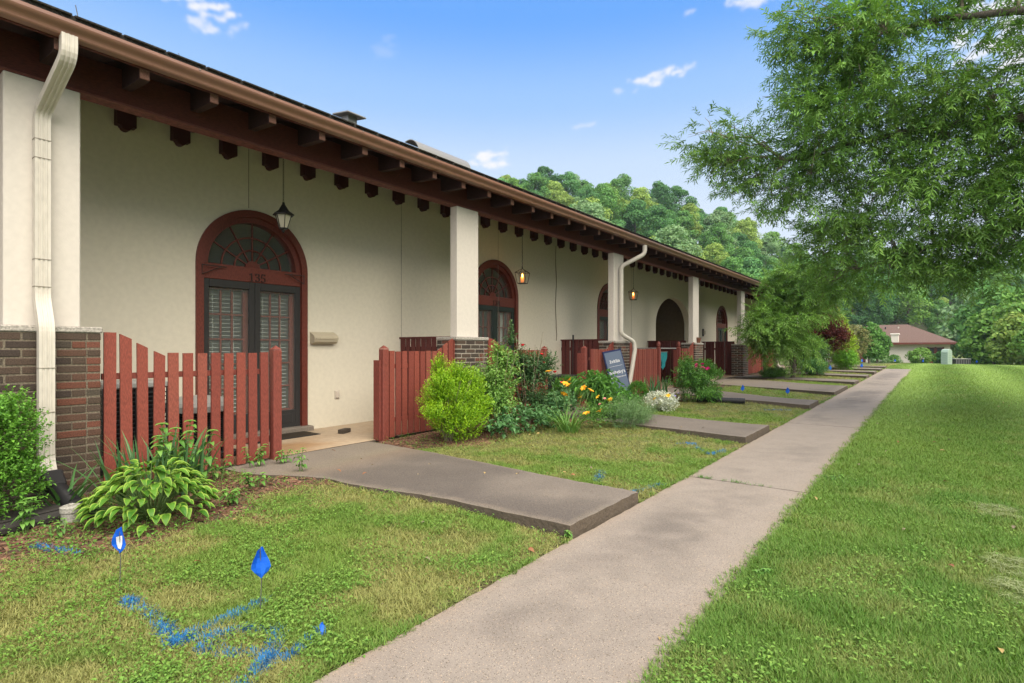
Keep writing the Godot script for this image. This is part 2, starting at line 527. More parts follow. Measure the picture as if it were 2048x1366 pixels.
func sky_image() -> Image:
	var w := 2048
	var h := 1024
	var f := PackedFloat32Array()
	f.resize(w * h * 3)
	var cn := FastNoiseLite.new()
	cn.seed = 21
	cn.frequency = 1.0
	cn.fractal_octaves = 5
	cn.fractal_gain = 0.55
	# elevation in degrees, linear colour as seen
	var tab := [[0.0, Color(0.80, 0.88, 1.0)], [12.0, Color(0.74, 0.85, 1.0)], [18.0, Color(0.62, 0.78, 1.0)], [24.0, Color(0.37, 0.61, 1.0)], [31.0, Color(0.165, 0.43, 1.0)], [45.0, Color(0.08, 0.29, 0.86)], [90.0, Color(0.05, 0.20, 0.70)]]
	# small clouds: azimuth, elevation, half widths, slope, strength
	var cl := [[-67.2, 28.4, 2.6, 0.7, -0.05, 1.1], [-66.9, 27.2, 1.5, 0.55, 0.0, 0.8], [-64.3, 27.4, 0.8, 0.5, 0.2, 0.5], [-22.8, 25.5, 2.5, 0.55, 0.16, 1.1], [-20.0, 26.1, 1.3, 0.3, 0.05, 0.8], [-39.6, 19.0, 2.1, 0.75, 0.10, 1.2], [-26.5, 24.8, 0.6, 0.22, 0.0, 0.45], [-30.3, 21.9, 1.3, 0.2, 0.12, 0.45], [-50.6, 28.1, 1.3, 0.9, 0.3, 0.16], [-13.4, 30.4, 2.6, 0.8, -0.1, 0.9], [-19.6, 30.2, 0.6, 0.3, 0.0, 0.5]]
	for j in h:
		var el := 90.0 - 180.0 * (j + 0.5) / h
		var base: Color = tab[0][1]
		if el > 0.0:
			for q in tab.size() - 1:
				if el >= tab[q][0]:
					base = (tab[q][1] as Color).lerp(tab[q + 1][1], smooth(0.0, 1.0, (el - tab[q][0]) / (tab[q + 1][0] - tab[q][0])) * 0.5 + 0.5 * (el - tab[q][0]) / (tab[q + 1][0] - tab[q][0]))
		var ce := cos(deg_to_rad(el))
		var se := sin(deg_to_rad(el))
		for i in w:
			var c := base
			if el > 0.0:
				var az := 360.0 * (i + 0.5) / w
				if az > 180.0:
					az -= 360.0
				var ar := deg_to_rad(az)
				var sc := 1.15 / (se + 0.16)
				var px := sin(ar) * ce * sc
				var pz := cos(ar) * ce * sc
				# broken cloud added outside the view for soft light, clear gap over the hill
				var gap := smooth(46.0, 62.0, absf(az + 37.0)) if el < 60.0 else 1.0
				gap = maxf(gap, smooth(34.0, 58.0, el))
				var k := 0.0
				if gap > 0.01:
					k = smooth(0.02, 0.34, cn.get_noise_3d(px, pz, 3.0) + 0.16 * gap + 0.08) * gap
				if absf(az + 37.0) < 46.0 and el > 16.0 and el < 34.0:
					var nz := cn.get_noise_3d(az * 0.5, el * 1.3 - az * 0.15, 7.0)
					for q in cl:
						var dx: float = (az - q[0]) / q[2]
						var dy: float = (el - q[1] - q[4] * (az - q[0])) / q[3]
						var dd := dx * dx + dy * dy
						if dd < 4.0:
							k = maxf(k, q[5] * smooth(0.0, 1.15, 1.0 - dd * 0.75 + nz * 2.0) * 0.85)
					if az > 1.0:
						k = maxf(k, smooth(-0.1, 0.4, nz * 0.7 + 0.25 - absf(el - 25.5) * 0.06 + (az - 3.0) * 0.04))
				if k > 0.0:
					c = c.lerp(Color(0.97, 0.975, 1.0) * (1.0 + 0.9 * gap), clampf(k, 0.0, 1.0))  # cloud away from the gap brightened to raise the ambient light
			var p := (j * w + i) * 3
			f[p] = c.r / EXPOSURE
			f[p + 1] = c.g / EXPOSURE
			f[p + 2] = c.b / EXPOSURE
	return Image.create_from_data(w, h, false, Image.FORMAT_RGBF, f.to_byte_array())

func _ready() -> void:
	rng.seed = 12345
	noise_a.seed = 4
	noise_a.frequency = 0.25
	noise_a.fractal_octaves = 4
	noise_b.seed = 9
	noise_b.frequency = 1.3
	noise_b.fractal_octaves = 3
	# camera: upright lens shifted a little, as the photograph's verticals are parallel
	var cam := Camera3D.new()
	cam.name = "camera"
	add_child(cam)
	cam.position = Vector3(0, 1.30, 0)
	cam.rotation.y = 0.65618
	cam.projection = Camera3D.PROJECTION_FRUSTUM
	cam.near = 0.05
	cam.far = 1500.0
	cam.size = 2.0 * 0.05 * 683.0 / 1100.0
	cam.frustum_offset = Vector2(0, 0.05 * 15.0 / 1100.0)
	cam.current = true
	# sky and air
	var env := Environment.new()
	var sky := Sky.new()
	var sm := PanoramaSkyMaterial.new()
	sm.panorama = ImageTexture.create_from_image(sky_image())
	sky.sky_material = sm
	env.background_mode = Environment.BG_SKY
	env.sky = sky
	env.tonemap_mode = Environment.TONE_MAPPER_LINEAR
	env.tonemap_exposure = EXPOSURE
	env.fog_enabled = true
	env.fog_density = 0.0003
	env.fog_light_color = Color(0.86, 0.92, 1.0)
	env.sdfgi_enabled = true
	env.ssao_enabled = true
	env.ssil_enabled = true
	var we := WorldEnvironment.new()
	we.name = "world_environment"
	we.environment = env
	add_child(we)
	# hazy sun, high on the lawn side
	var sun := DirectionalLight3D.new()
	sun.name = "sun"
	sun.light_color = Color(1.0, 0.95, 0.86)
	sun.light_energy = 0.5
	sun.light_angular_distance = 70.0
	sun.shadow_enabled = true
	add_child(sun)
	sun.look_at_from_position(Vector3(0.72, 1.0, 0.25) * 10.0, Vector3.ZERO)
	make_materials()
	build_ground()
	build_paths()
	build_building()
	build_doors()
	build_fences()
	build_fixtures()
	build_yard_things()
	build_far()
	build_forest()
	build_big_tree()
	build_plants()
	build_lawn()

# ------------------------------------------------------------------ ground
func axis_steps(lo: float, fine_lo: float, fine_hi: float, hi: float, st: float, grow: float) -> PackedFloat32Array:
	var left := []
	var x := fine_lo
	var d := st
	while x > lo:
		d *= grow
		x -= d
		left.append(x)
	left.reverse()
	var o := PackedFloat32Array(left)
	x = fine_lo
	while x < fine_hi:
		o.append(x)
		x += st
	d = st
	while x < hi:
		o.append(x)
		d *= grow
		x += d
	return o

# how much of the bed of bark chips lies here (0 to 1)
func bed(s: float, d: float) -> float:
	var w := noise_a.get_noise_2d(s * 2.2, d * 2.2)
	var edge := 4.35 + 0.45 * w
	if s < 2.2:
		edge = 4.05 + 0.4 * w - 0.25 * smooth(0.0, 2.0, s)
	if s > 4.0 and s < 7.4:
		edge = 4.75 + 0.35 * w
	return smooth(edge - 0.25, edge + 0.3, d) * (1.0 if d < 7.3 else 0.0)

func in_path(s: float, d: float) -> bool:
	if d > 0.83 and d < 1.91 and s < 31.6:
		return true
	if d > 5.8 and d < 16.0 and s < 32.0:
		return true
	for w in WALKS:
		if d >= 1.85 and d < 5.85:
			var t: float = (d - 1.9) / 3.6
			var a: float = lerpf(w[0], w[2], t)
			var b: float = lerpf(w[1], w[3], t)
			if w[0] < 3.2:
				a = 3.14 - 0.14 * smooth(3.0, 4.2, d) - 0.35 * smooth(4.4, 5.5, d)
			if s > a - 0.01 and s < b + 0.01:
				return true
	return false

const WALKS := [[3.14, 4.20, 2.95, 4.50], [7.40, 8.68, 8.1, 9.3], [11.85, 13.0, 13.3, 14.8], [15.2, 17.7, 16.9, 19.6], [19.4, 20.6, 20.6, 22.0], [22.9, 24.0, 24.2, 25.6], [26.1, 27.2, 27.3, 28.6], [28.9, 30.2, 30.2, 31.6], [31.9, 33.2, 33.0, 34.4]]

func lawn_colour(s: float, d: float) -> Color:
	var a := noise_a.get_noise_2d(s * 1.3, d * 1.3)
	var b := noise_b.get_noise_2d(s * 1.1 + 50.0, d * 1.1)
	var g := Color(0.150, 0.195, 0.045).lerp(Color(0.110, 0.185, 0.038), clampf(0.5 + a, 0, 1))
	var dry := clampf(smooth(0.05, 0.4, a * 0.6 + b * 0.6 + (0.12 if d > 1.9 else -0.1)), 0, 1)
	g = g.lerp(Color(0.23, 0.185, 0.085), dry * (0.62 if d > 1.9 else 0.36))
	if d < 0.83 and s > 6.0:
		# mown stripes: sheen of the leaning blades put into the colour
		var st := sin((d * 1.15 + 0.4 * noise_a.get_noise_2d(s * 0.2, 3.0)) * 2.4)
		g = g.lerp(Color(0.26, 0.31, 0.10), (0.4 + 0.4 * st) * smooth(6.0, 16.0, s))
	return g

func build_ground() -> void:
	var xs := axis_steps(-14.0, -1.5, 14.0, 420.0, 0.12, 1.06)
	var zs := axis_steps(-260.0, -4.0, 6.0, 240.0, 0.12, 1.07)
	var mb := MB.new()
	var nx := xs.size()
	var nz := zs.size()
	for i in nx:
		for j in nz:
			var s := xs[i]
			var d := zs[j]
			var y := gy(s, d)
			if s < 14.0 and absf(d) < 6.0:
				y += 0.012 * noise_b.get_noise_2d(s * 1.5, d * 1.5)
			if in_path(s, d):
				y -= 0.04
			mb.v.append(Vector3(s, y, -d))
			mb.n.append(Vector3.UP)
			var c := lawn_colour(s, d)
			var bd := bed(s, d) if d > 1.9 and s < 34.0 else 0.0
			c = c.lerp(Color(0.115, 0.070, 0.048).lerp(Color(0.17, 0.11, 0.075), 0.5 + noise_b.get_noise_2d(s * 3.0, d * 3.0)), bd)
			if s < 31.6:
				var e := minf(absf(d - 0.85), absf(d - 1.93))
				c = c.lerp(Color(0.20, 0.145, 0.095), 0.85 * (1.0 - smooth(0.03, 0.16, e + 0.08 * noise_b.get_noise_2d(s * 2.0, d))))
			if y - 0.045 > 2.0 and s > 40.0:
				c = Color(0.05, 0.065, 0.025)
			mb.c.append(c)
	for i in nx:
		for j in nz:
			var a := mb.v[maxi(i - 1, 0) * nz + j]
			var b := mb.v[mini(i + 1, nx - 1) * nz + j]
			var e := mb.v[i * nz + maxi(j - 1, 0)]
			var f := mb.v[i * nz + mini(j + 1, nz - 1)]
			var n := (f - e).cross(b - a)
			if n.y < 0.0: n = -n
			mb.n[i * nz + j] = n.normalized()
	for i in nx - 1:
		for j in nz - 1:
			var k := i * nz + j
			# z falls with j: winding so that the top is the front
			for q in [k, k + 1, k + nz, k + 1, k + nz + 1, k + nz]:
				mb.ix.append(q)
	var v := mb.ix
	var nn := (mb.v[v[2]] - mb.v[v[0]]).cross(mb.v[v[1]] - mb.v[v[0]])
	if nn.y < 0.0:
		for q in range(0, v.size(), 3):
			var t := v[q + 1]
			v[q + 1] = v[q + 2]
			v[q + 2] = t
		mb.ix = v
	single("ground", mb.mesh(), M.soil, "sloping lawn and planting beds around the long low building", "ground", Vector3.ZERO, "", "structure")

# a slab whose top follows a height function; corners given as near/far edges over distance d
func slab_mesh(d0: float, d1: float, s_near: Callable, s_far: Callable, top: Callable, depth: float, stain: Callable, du: float, ds: float, wob := 0.0) -> Array:
	var t := MB.new()
	var sd := MB.new()
	var nd := maxi(2, int((d1 - d0) / du))
	var ns := 2
	for i in nd + 1:
		ns = maxi(ns, int((s_far.call(lerpf(d0, d1, float(i) / nd)) - s_near.call(lerpf(d0, d1, float(i) / nd))) / ds))
	var grid := []
	for i in nd + 1:
		var row := []
		var d := lerpf(d0, d1, float(i) / nd)
		for j in ns + 1:
			var s := lerpf(s_near.call(d), s_far.call(d), float(j) / ns)
			var e := 0.0
			if wob > 0.0 and (i == 0 or i == nd or j == 0 or j == ns):
				e = wob
			var sx := s + (wob * noise_b.get_noise_2d(d * 4.0, s * 4.0) if j == 0 or j == ns else 0.0)
			var dx := d + (wob * noise_b.get_noise_2d(s * 4.0 + 9.0, d * 4.0) if i == 0 or i == nd else 0.0)
			row.append(Vector3(sx, top.call(s, d) - e * 0.6, -dx))
		grid.append(row)
	var inner := MB.new()
	for i in nd + 1:
		for j in ns + 1:
			var p: Vector3 = grid[i][j]
			inner.v.append(p)
			inner.n.append(Vector3.UP)
			inner.c.append(stain.call(p.x, -p.z))
	for i in nd:
		for j in ns:
			var k := i * (ns + 1) + j
			for q in [k, k + 1, k + ns + 1, k + 1, k + ns + 2, k + ns + 1]:
				inner.ix.append(q)
	var g := (inner.v[ns + 1] - inner.v[0]).cross(inner.v[1] - inner.v[0])
	if g.y < 0.0:
		for q in range(0, inner.ix.size(), 3):
			var z := inner.ix[q + 1]
			inner.ix[q + 1] = inner.ix[q + 2]
			inner.ix[q + 2] = z
	var dn := Vector3(0, -depth, 0)
	for i in nd:
		sd.quado(grid[i][0], grid[i + 1][0], grid[i + 1][0] + dn, grid[i][0] + dn, Vector3(-1, 0, 0))
		sd.quado(grid[i][ns], grid[i + 1][ns], grid[i + 1][ns] + dn, grid[i][ns] + dn, Vector3(1, 0, 0))
	for j in ns:
		sd.quado(grid[0][j], grid[0][j + 1], grid[0][j + 1] + dn, grid[0][j] + dn, Vector3(0, 0, 1))
		sd.quado(grid[nd][j], grid[nd][j + 1], grid[nd][j + 1] + dn, grid[nd][j] + dn, Vector3(0, 0, -1))
	return [inner.mesh(), sd.mesh()]

func build_paths() -> void:
	var walk := node(self, "sidewalk")
	walk.transform = Transform3D(FB, Vector3.ZERO)
	tag(walk, "pinkish concrete footpath running along the mown lawn", "path", "", "structure")
	var joints := [-4.0, 0.9, 5.28, 9.7, 14.1, 18.5, 22.9, 27.3, 31.5]
	for k in joints.size() - 1:
		var a: float = joints[k] + 0.006
		var b: float = joints[k + 1] - 0.006
		var stain := func(s: float, d: float) -> Color:
			var x := noise_a.get_noise_2d(s * 1.2 + 30.0, d * 2.0)
			var e := minf(absf(d - 0.86), absf(d - 1.9))
			var c := Color(1, 1, 1).lerp(Color(0.62, 0.625, 0.64), smooth(-0.3, 0.6, x + 0.35 * noise_b.get_noise_2d(s * 3.1, d * 3.1)) * smooth(0.03, 0.35, e))
			c = c.lerp(Color(1.05, 0.92, 0.80), (1.0 - smooth(0.0, 0.12, e)) * 0.6)
			return c * (1.0 + 0.05 * noise_b.get_noise_2d(s * 2.5, d * 2.5))
		var m := slab_mesh(0.86, 1.90, func(_d): return a, func(_d): return b, func(s, d): return 0.0115 * s + (0.012 if s < 30.0 else 0.012 - 0.0016 * (s - 30.0) * (s - 30.0)) + 0.004 * noise_b.get_noise_2d(s, d), 0.12, stain, 0.08, 0.08 if k < 4 else 0.2, 0.012)
		var p := part(walk, "concrete_panel", m[0], M.sidewalk)
		part(p, "panel_edge", m[1], M.slab_side)
	var names := ["dark concrete walkway slab in front of the door numbered 135", "concrete walkway slab beside the yellow daylilies", "concrete walkway slab with a blue flag at its edge", "broad concrete walkway slab leading to the arched recess", "concrete walkway slab just past the widest one", "concrete walkway slab beside the drooping tree", "short concrete walkway slab near the lime green shrubs", "far concrete walkway slab near the end of the footpath", "last concrete walkway slab past the end of the footpath"]
	for k in WALKS.size():
		var w: Array = WALKS[k]
		var o := node(self, "walkway")
		o.transform = Transform3D(FB, Vector3.ZERO)
		tag(o, names[k], "path", "", "structure")
		var near := func(d: float) -> float:
			var t := (d - 1.9) / 3.6
			if k == 0:
				return 3.14 - 0.14 * smooth(3.0, 4.2, d) - 0.35 * smooth(4.4, 5.5, d)
			return lerpf(w[0], w[2], t)
		var far := func(d: float) -> float:
			return lerpf(w[1], w[3], smooth(0.0, 1.0, (d - 1.9) / 3.6))
		var top := func(s: float, d: float) -> float:
			return (gy(s, 0.0)) + lerpf(0.092, 0.062, clampf((d - 1.9) / 3.4, 0, 1)) + 0.004 * noise_b.get_noise_2d(s * 1.5, d * 1.5)
		var stain := func(s: float, d: float) -> Color:
			var x := noise_a.get_noise_2d(s * 1.1 + 70.0, d * 1.1)
			var c := Color(0.92, 0.92, 0.92).lerp(Color(0.62, 0.62, 0.64), smooth(-0.2, 0.4, x))
			var spot := Vector2(s - 3.75, (d - 2.45) * 1.0).length() if k == 0 else 9.0
			c = c.lerp(Color(1.25, 1.2, 1.15), 0.45 * (1.0 - smooth(0.06, 0.18, spot + 0.05 * noise_b.get_noise_2d(s * 4, d * 4))))
			c = c.lerp(Color(1.28, 1.15, 1.0), smooth(4.3, 5.4, d) * 0.9)
			var e := minf(minf(s - near.call(d), far.call(d) - s), d - 1.93)
			c = c.lerp(Color(1.25, 1.18, 1.08), 0.7 * (1.0 - smooth(0.0, 0.07, e + 0.03 * noise_b.get_noise_2d(s * 5, d * 5))))
			return c
		var m := slab_mesh(1.93, 5.8, near, far, top, 0.2, stain, 0.07 if k < 2 else 0.25, 0.07 if k < 2 else 0.3, 0.012)
		part(o, "slab_top", m[0], M.slab)
		part(o, "slab_edge", m[1], M.slab_side)
	var po := node(self, "porch_floor")
	po.transform = Transform3D(FB, Vector3.ZERO)
	tag(po, "stained tan concrete porch floor under the eave", "floor", "", "structure")
	var stain := func(s: float, d: float) -> Color:
		var x := noise_a.get_noise_2d(s * 1.6, d * 3.0)
		var c := Color(1, 1, 1).lerp(Color(0.78, 0.60, 0.42), smooth(-0.1, 0.5, x)).lerp(Color(0.62, 0.62, 0.6), smooth(0.0, 0.5, noise_a.get_noise_2d(s * 2.0 + 40.0, d)))
		return c
	var m := slab_mesh(5.8, 7.32, func(_d): return -6.0, func(_d): return 32.0, func(s, d): return 0.0115 * s + 0.062 + 0.003 * noise_b.get_noise_2d(s, d), 0.15, stain, 0.15, 0.15)
	part(po, "slab_top", m[0], M.porch)
	part(po, "slab_edge", m[1], M.slab_side)

# ------------------------------------------------------------------ the long building
func pier_s(i: int) -> float:
	return 0.86 + 5.13 * i

func build_building() -> void:
	bld = thing("terrace_building", "long low stucco building with arched doors, brick piers and deep dark red eave", "building")
	# front wall with its openings
	var poly := PackedVector2Array()
	poly.append(Vector2(-6.0, -0.2))
	var opens := []
	for i in range(-1, 6):
		var c := pier_s(i) + 0.36 + 2.565
		if i == 3:
			opens.append([c - 0.33, 1.60, 2.12, 0.98])
		else:
			opens.append([c, 0.70, 2.40, 0.70])
	for o in opens:
		poly.append(Vector2(o[0] - o[1], -0.2))
		poly.append(Vector2(o[0] - o[1], o[2]))
		for k in range(1, 24):
			var a := PI - PI * k / 24.0
			poly.append(Vector2(o[0] + o[1] * cos(a), o[2] + o[3] * sin(a)))
		poly.append(Vector2(o[0] + o[1], o[2]))
		poly.append(Vector2(o[0] + o[1], -0.2))
	poly.append(Vector2(32.0, -0.2))
	poly.append(Vector2(32.0, 4.36))
	poly.append(Vector2(-6.0, 4.36))
	var wm := MB.new()
	wm.prism(poly, -7.52, -7.30)
	part(bld, "front_wall", wm.mesh(), M.stucco_wall)
	var ws := MB.new()
	ws.box(Vector3(-6.1, 2.08, -12.0), Vector3(0.2, 4.56, 9.4))
	ws.box(Vector3(32.1, 2.08, -12.0), Vector3(0.2, 4.56, 9.4))
	ws.box(Vector3(13.0, 2.08, -16.6), Vector3(37.8, 4.56, 0.2))
	ws.box(Vector3(13.0, 0.0, -12.0), Vector3(37.9, 0.1, 8.9))
	ws.box(Vector3(13.0, 3.3, -12.0), Vector3(37.9, 0.1, 8.85))
	part(bld, "rear_walls", ws.mesh(), M.stucco_wall)
	# the recess behind the wide arch
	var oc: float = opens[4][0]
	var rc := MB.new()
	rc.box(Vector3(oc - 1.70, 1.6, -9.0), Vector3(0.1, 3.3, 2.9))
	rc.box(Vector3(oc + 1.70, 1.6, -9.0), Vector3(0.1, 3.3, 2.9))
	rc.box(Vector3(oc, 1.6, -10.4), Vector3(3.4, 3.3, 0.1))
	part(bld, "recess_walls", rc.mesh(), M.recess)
	for x in [3.69, 6.35, 9.0, 15.4, 21.2, 26.3]:
		if absf(x - 3.69) < 0.1:
			part(bld, "wall_joint", boxm(Vector3(0.007, 0.86, 0.006)), M.downspout_seam, Vector3(x, 3.62, -7.298))
		else:
			part(bld, "wall_joint", boxm(Vector3(0.006, 3.5, 0.006)), M.mortar, Vector3(x, 2.2, -7.298))
	# beam, its underside drawn as a paler strip
	var bm := MB.new()
	bm.box(Vector3(13.0, 3.646, -5.82), Vector3(38.0, 0.30, 0.14), 0.006)
	part(bld, "porch_beam", bm.mesh(), M.beam_paint)
	var bt := MB.new()
	bt.box(Vector3(13.0, 3.486, -5.822), Vector3(38.0, 0.022, 0.16), 0.003)
	part(bld, "beam_strip", bt.mesh(), M.beam_light)
	# roof: deck, shingles, fascia
	var pitch := 0.262
	var dk := MB.new()
	var dp := PackedVector2Array([Vector2(-5.26, 3.765), Vector2(-12.0, 3.765 + 6.74 * pitch), Vector2(-12.0, 3.795 + 6.74 * pitch), Vector2(-5.26, 3.795)])
	var tx := Transform3D(Basis(Vector3(0, 0, 1), Vector3(0, 1, 0), Vector3(-1, 0, 0)), Vector3(0, 0, 0))
	# polygon x -> local z, extruded along local x
	dk.prism(dp, -32.4, 6.4, tx)
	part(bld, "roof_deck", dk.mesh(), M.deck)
	var rf := MB.new()
	var rp := PackedVector2Array([Vector2(-5.19, 3.798), Vector2(-12.0, 3.798 + 6.81 * pitch), Vector2(-18.0, 3.4), Vector2(-18.0, 3.44), Vector2(-12.0, 3.84 + 6.81 * pitch), Vector2(-5.19, 3.832)])
	rf.prism(rp, -32.5, 6.5, tx)
	var roof := part(bld, "roof", rf.mesh(), M.shingle)
	# courses of shingles along the eave, uneven tabs
	var sh := MB.new()
	for row in 5:
		var d := 5.17 + row * 0.14
		var x := -6.4 + (row % 2) * 0.16
		while x < 32.4:
			var g := rng.randf_range(0.7, 1.25)
			sh.col = Color(g, g * 0.97, g * 0.93)
			var y := 3.84 + (d - 5.19) * pitch
			sh.box(Vector3(x + 0.155, y + 0.008 + rng.randf_range(0, 0.004), -d - 0.07), Vector3(0.30, 0.012, 0.16), 0.0, Basis(Vector3.RIGHT, atan(pitch)))
			x += 0.32
	var shp := part(roof, "shingle_courses", sh.mesh(), M.shingle)
	shp.set_meta("kind", "stuff")
	var fs := MB.new()
	fs.box(Vector3(13.0, 3.735, -5.325), Vector3(38.6, 0.12, 0.03))
	part(bld, "fascia_board", fs.mesh(), M.beam_paint)
	# gutter
	var gt := MB.new()
	var gp := PackedVector2Array([Vector2(-5.305, 3.775), Vector2(-5.305, 3.68), Vector2(-5.235, 3.68), Vector2(-5.226, 3.69), Vector2(-5.223, 3.70), Vector2(-5.218, 3.711), Vector2(-5.209, 3.721), Vector2(-5.197, 3.73), Vector2(-5.185, 3.739), Vector2(-5.176, 3.749), Vector2(-5.170, 3.761), Vector2(-5.168, 3.785), Vector2(-5.182, 3.788), Vector2(-5.184, 3.772), Vector2(-5.2, 3.768)])
	gt.prism(gp, -32.5, 6.5, tx)
	var gut := part(bld, "gutter", gt.mesh(), M.gutter)
	for wx in [1.30, 2.02]:
		var wt := MB.new()
		wt.tube([Vector3(wx, 3.78, -5.2), Vector3(wx + 0.012, 3.85, -5.215), Vector3(wx - 0.004, 3.93 if wx < 2.0 else 3.87, -5.21)], 0.0035, 4)
		part(gut, "loose_wire", wt.mesh(), M.wire)
	for k in 12:
		part(gut, "gutter_screw", boxm(Vector3(0.012, 0.012, 0.006), 0.002), M.galvanised, Vector3(0.6 + k * 1.7 + 0.13 * sin(k * 5.0), 3.778, -5.164))
	# rafters in the dark deck colour, light on their ends painted in
	var rm := MB.new()
	var rpoly := PackedVector2Array([Vector2(-5.335, 3.775), Vector2(-5.335, 3.585), Vector2(-5.70, 3.61), Vector2(-7.28, 3.97), Vector2(-7.28, 4.26)])
	rm.prism(rpoly, -0.036, 0.036, tx)
	var rmesh := rm.mesh()
	var re := MB.new()
	re.box(Vector3(0, 3.683, -5.33), Vector3(0.074, 0.185, 0.012), 0.003)
	var remesh := re.mesh()
	var s := 1.80 - 0.57 * 12
	while s < 32.2:
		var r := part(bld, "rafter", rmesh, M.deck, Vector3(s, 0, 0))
		part(r, "rafter_end", remesh, M.rafter_lit)
		s += 0.57
	# scalloped blocks along the wall
	var bp := PackedVector2Array()
	for p in [[-0.095, 0.40], [-0.095, 0.045], [-0.06, 0.045], [-0.052, 0.03]]:
		bp.append(Vector2(p[0], p[1]))
	for k in 9:
		var a := PI + PI * k / 8.0
		bp.append(Vector2(0.045 * cos(a), 0.03 + 0.035 * sin(a)))
	for p in [[0.052, 0.03], [0.06, 0.045], [0.095, 0.045], [0.095, 0.40]]:
		bp.append(Vector2(p[0], p[1]))
	var bk := MB.new()
	bk.prism(bp, -0.05, 0.05)
	var bmesh := bk.mesh()
	for k in range(-12, 53):
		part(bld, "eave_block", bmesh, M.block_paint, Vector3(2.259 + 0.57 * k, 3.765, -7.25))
	build_piers()
	# vents on the roof
	var vp := node(roof, "roof_vent", Vector3(4.53, 0, -6.25))
	part(vp, "vent_plate", boxm(Vector3(0.30, 0.02, 0.34), 0.004), M.galvanised, Vector3(0, 4.435, 0), Basis(Vector3.RIGHT, 0.15))
	part(vp, "vent_neck", boxm(Vector3(0.14, 0.42, 0.14)), M.galvanised, Vector3(0, 4.21, 0))
	var hood := MB.new()
	var pts := []
	for k in 11:
		var a := -0.35 + (PI * 0.72) * k / 10.0
		pts.append(Vector2(0.24 * cos(a), 0.27 * sin(a)))
	var hp := PackedVector2Array()
	for p in pts:
		hp.append(p)
	pts.reverse()
	for p in pts:
		hp.append(p * 0.96)
	hood.prism(hp, -6.78, -5.62, tx)
	var hn := node(roof, "vent_hood", Vector3(0, 4.19, -6.30))
	part(hn, "curved_sheet", hood.mesh(), M.galvanised)
	for x in [5.75, 6.65]:
		part(hn, "strap", boxm(Vector3(0.03, 0.3, 0.02)), M.galvanised, Vector3(x, -0.04, 0.05))

func build_piers() -> void:
	var full := boxm(Vector3(0.196, 0.0535, 0.10), 0.004)
	var half := boxm(Vector3(0.090, 0.0535, 0.10), 0.004)
	var side := boxm(Vector3(0.10, 0.0535, 0.196), 0.004)
	var sidel := boxm(Vector3(0.10, 0.0535, 0.20), 0.004)
	var shaft := MB.new()
	shaft.box(Vector3(0.36, 2.48, -5.825), Vector3(0.49, 1.995, 0.15), 0.008)
	var shm := shaft.mesh()
	var cap := MB.new()
	cap.box(Vector3(0.36, 1.46, -5.86), Vector3(0.745, 0.05, 0.44), 0.008)
	var capm := cap.mesh()
	for i in range(-1, 7):
		var s0 := pier_s(i)
		var base := gy(s0 + 0.36, 5.7) - 0.05
		part(bld, "pillar_shaft", shm, M.stucco, Vector3(s0, 0, 0))
		var pr := node(bld, "brick_pier", Vector3(s0, 0, 0))
		part(pr, "pier_cap", capm, M.cap)
		var core := MB.new()
		core.box(Vector3(0.36, (1.435 + base) * 0.5, -5.86), Vector3(0.712, 1.435 - base, 0.412))
		part(pr, "mortar", core.mesh(), M.mortar_dark if i == 0 else M.mortar)
		var rest := MB.new()
		var row := 0
		var y := 1.435 - 0.0335
		while y > base:
			var single_bricks := i >= 0 and i <= 2
			var items := []   # mesh, position, size, side
			if row % 2 == 0:
				for k in 3:
					items.append([full, Vector3(0.10 + 0.21 * k, y, -5.70), Vector3(0.20, 0.057, 0.10), 0])
				items.append([half, Vector3(0.674, y, -5.70), Vector3(0.092, 0.057, 0.10), 0])
				items.append([sidel, Vector3(0.05, y, -5.8635), Vector3(0.10, 0.057, 0.205), 1])
				items.append([half, Vector3(0.046, y, -6.02), Vector3(0.092, 0.057, 0.10), 1])
				items.append([sidel, Vector3(0.67, y, -5.8635), Vector3(0.10, 0.057, 0.205), 2])
				items.append([half, Vector3(0.674, y, -6.02), Vector3(0.092, 0.057, 0.10), 2])
			else:
				items.append([side, Vector3(0.05, y, -5.75), Vector3(0.10, 0.057, 0.20), 1])
				items.append([side, Vector3(0.05, y, -5.97), Vector3(0.10, 0.057, 0.20), 1])
				items.append([side, Vector3(0.67, y, -5.75), Vector3(0.10, 0.057, 0.20), 2])
				items.append([side, Vector3(0.67, y, -5.97), Vector3(0.10, 0.057, 0.20), 2])
				items.append([full, Vector3(0.21, y, -5.70), Vector3(0.20, 0.057, 0.10), 0])
				items.append([full, Vector3(0.42, y, -5.70), Vector3(0.20, 0.057, 0.10), 0])
				items.append([half, Vector3(0.570, y, -5.70), Vector3(0.092, 0.057, 0.10), 0])
			for it in items:
				var mi := rng.randi() % 5
				if i == 0:
					mi = [0, 1, 0, 4, 1][mi] if it[1].x < 0.5 else [2, 0, 0, 3, 4][mi]
				elif mi == 3 and rng.randf() < 0.6:
					mi = 2
				var at: Vector3 = it[1] + Vector3(rng.randf_range(-0.002, 0.002), rng.randf_range(-0.0015, 0.0015), rng.randf_range(-0.001, 0.003))
				if single_bricks and it[3] != 2 and not (i == 0 and it[3] == 1):
					part(pr, "brick", it[0], M["brick%d" % mi], at)
				else:
					var a: Color = M["brick%d" % mi].albedo_color.srgb_to_linear()
					rest.col = a * 1.15
					rest.box(at, it[2] * Vector3(0.98, 0.94, 0.98), 0.004)
			y -= 0.0672
			row += 1
		if rest.v.size():
			var o := part(pr, "brickwork", rest.mesh(), M.brick_any)
			o.set_meta("kind", "stuff")

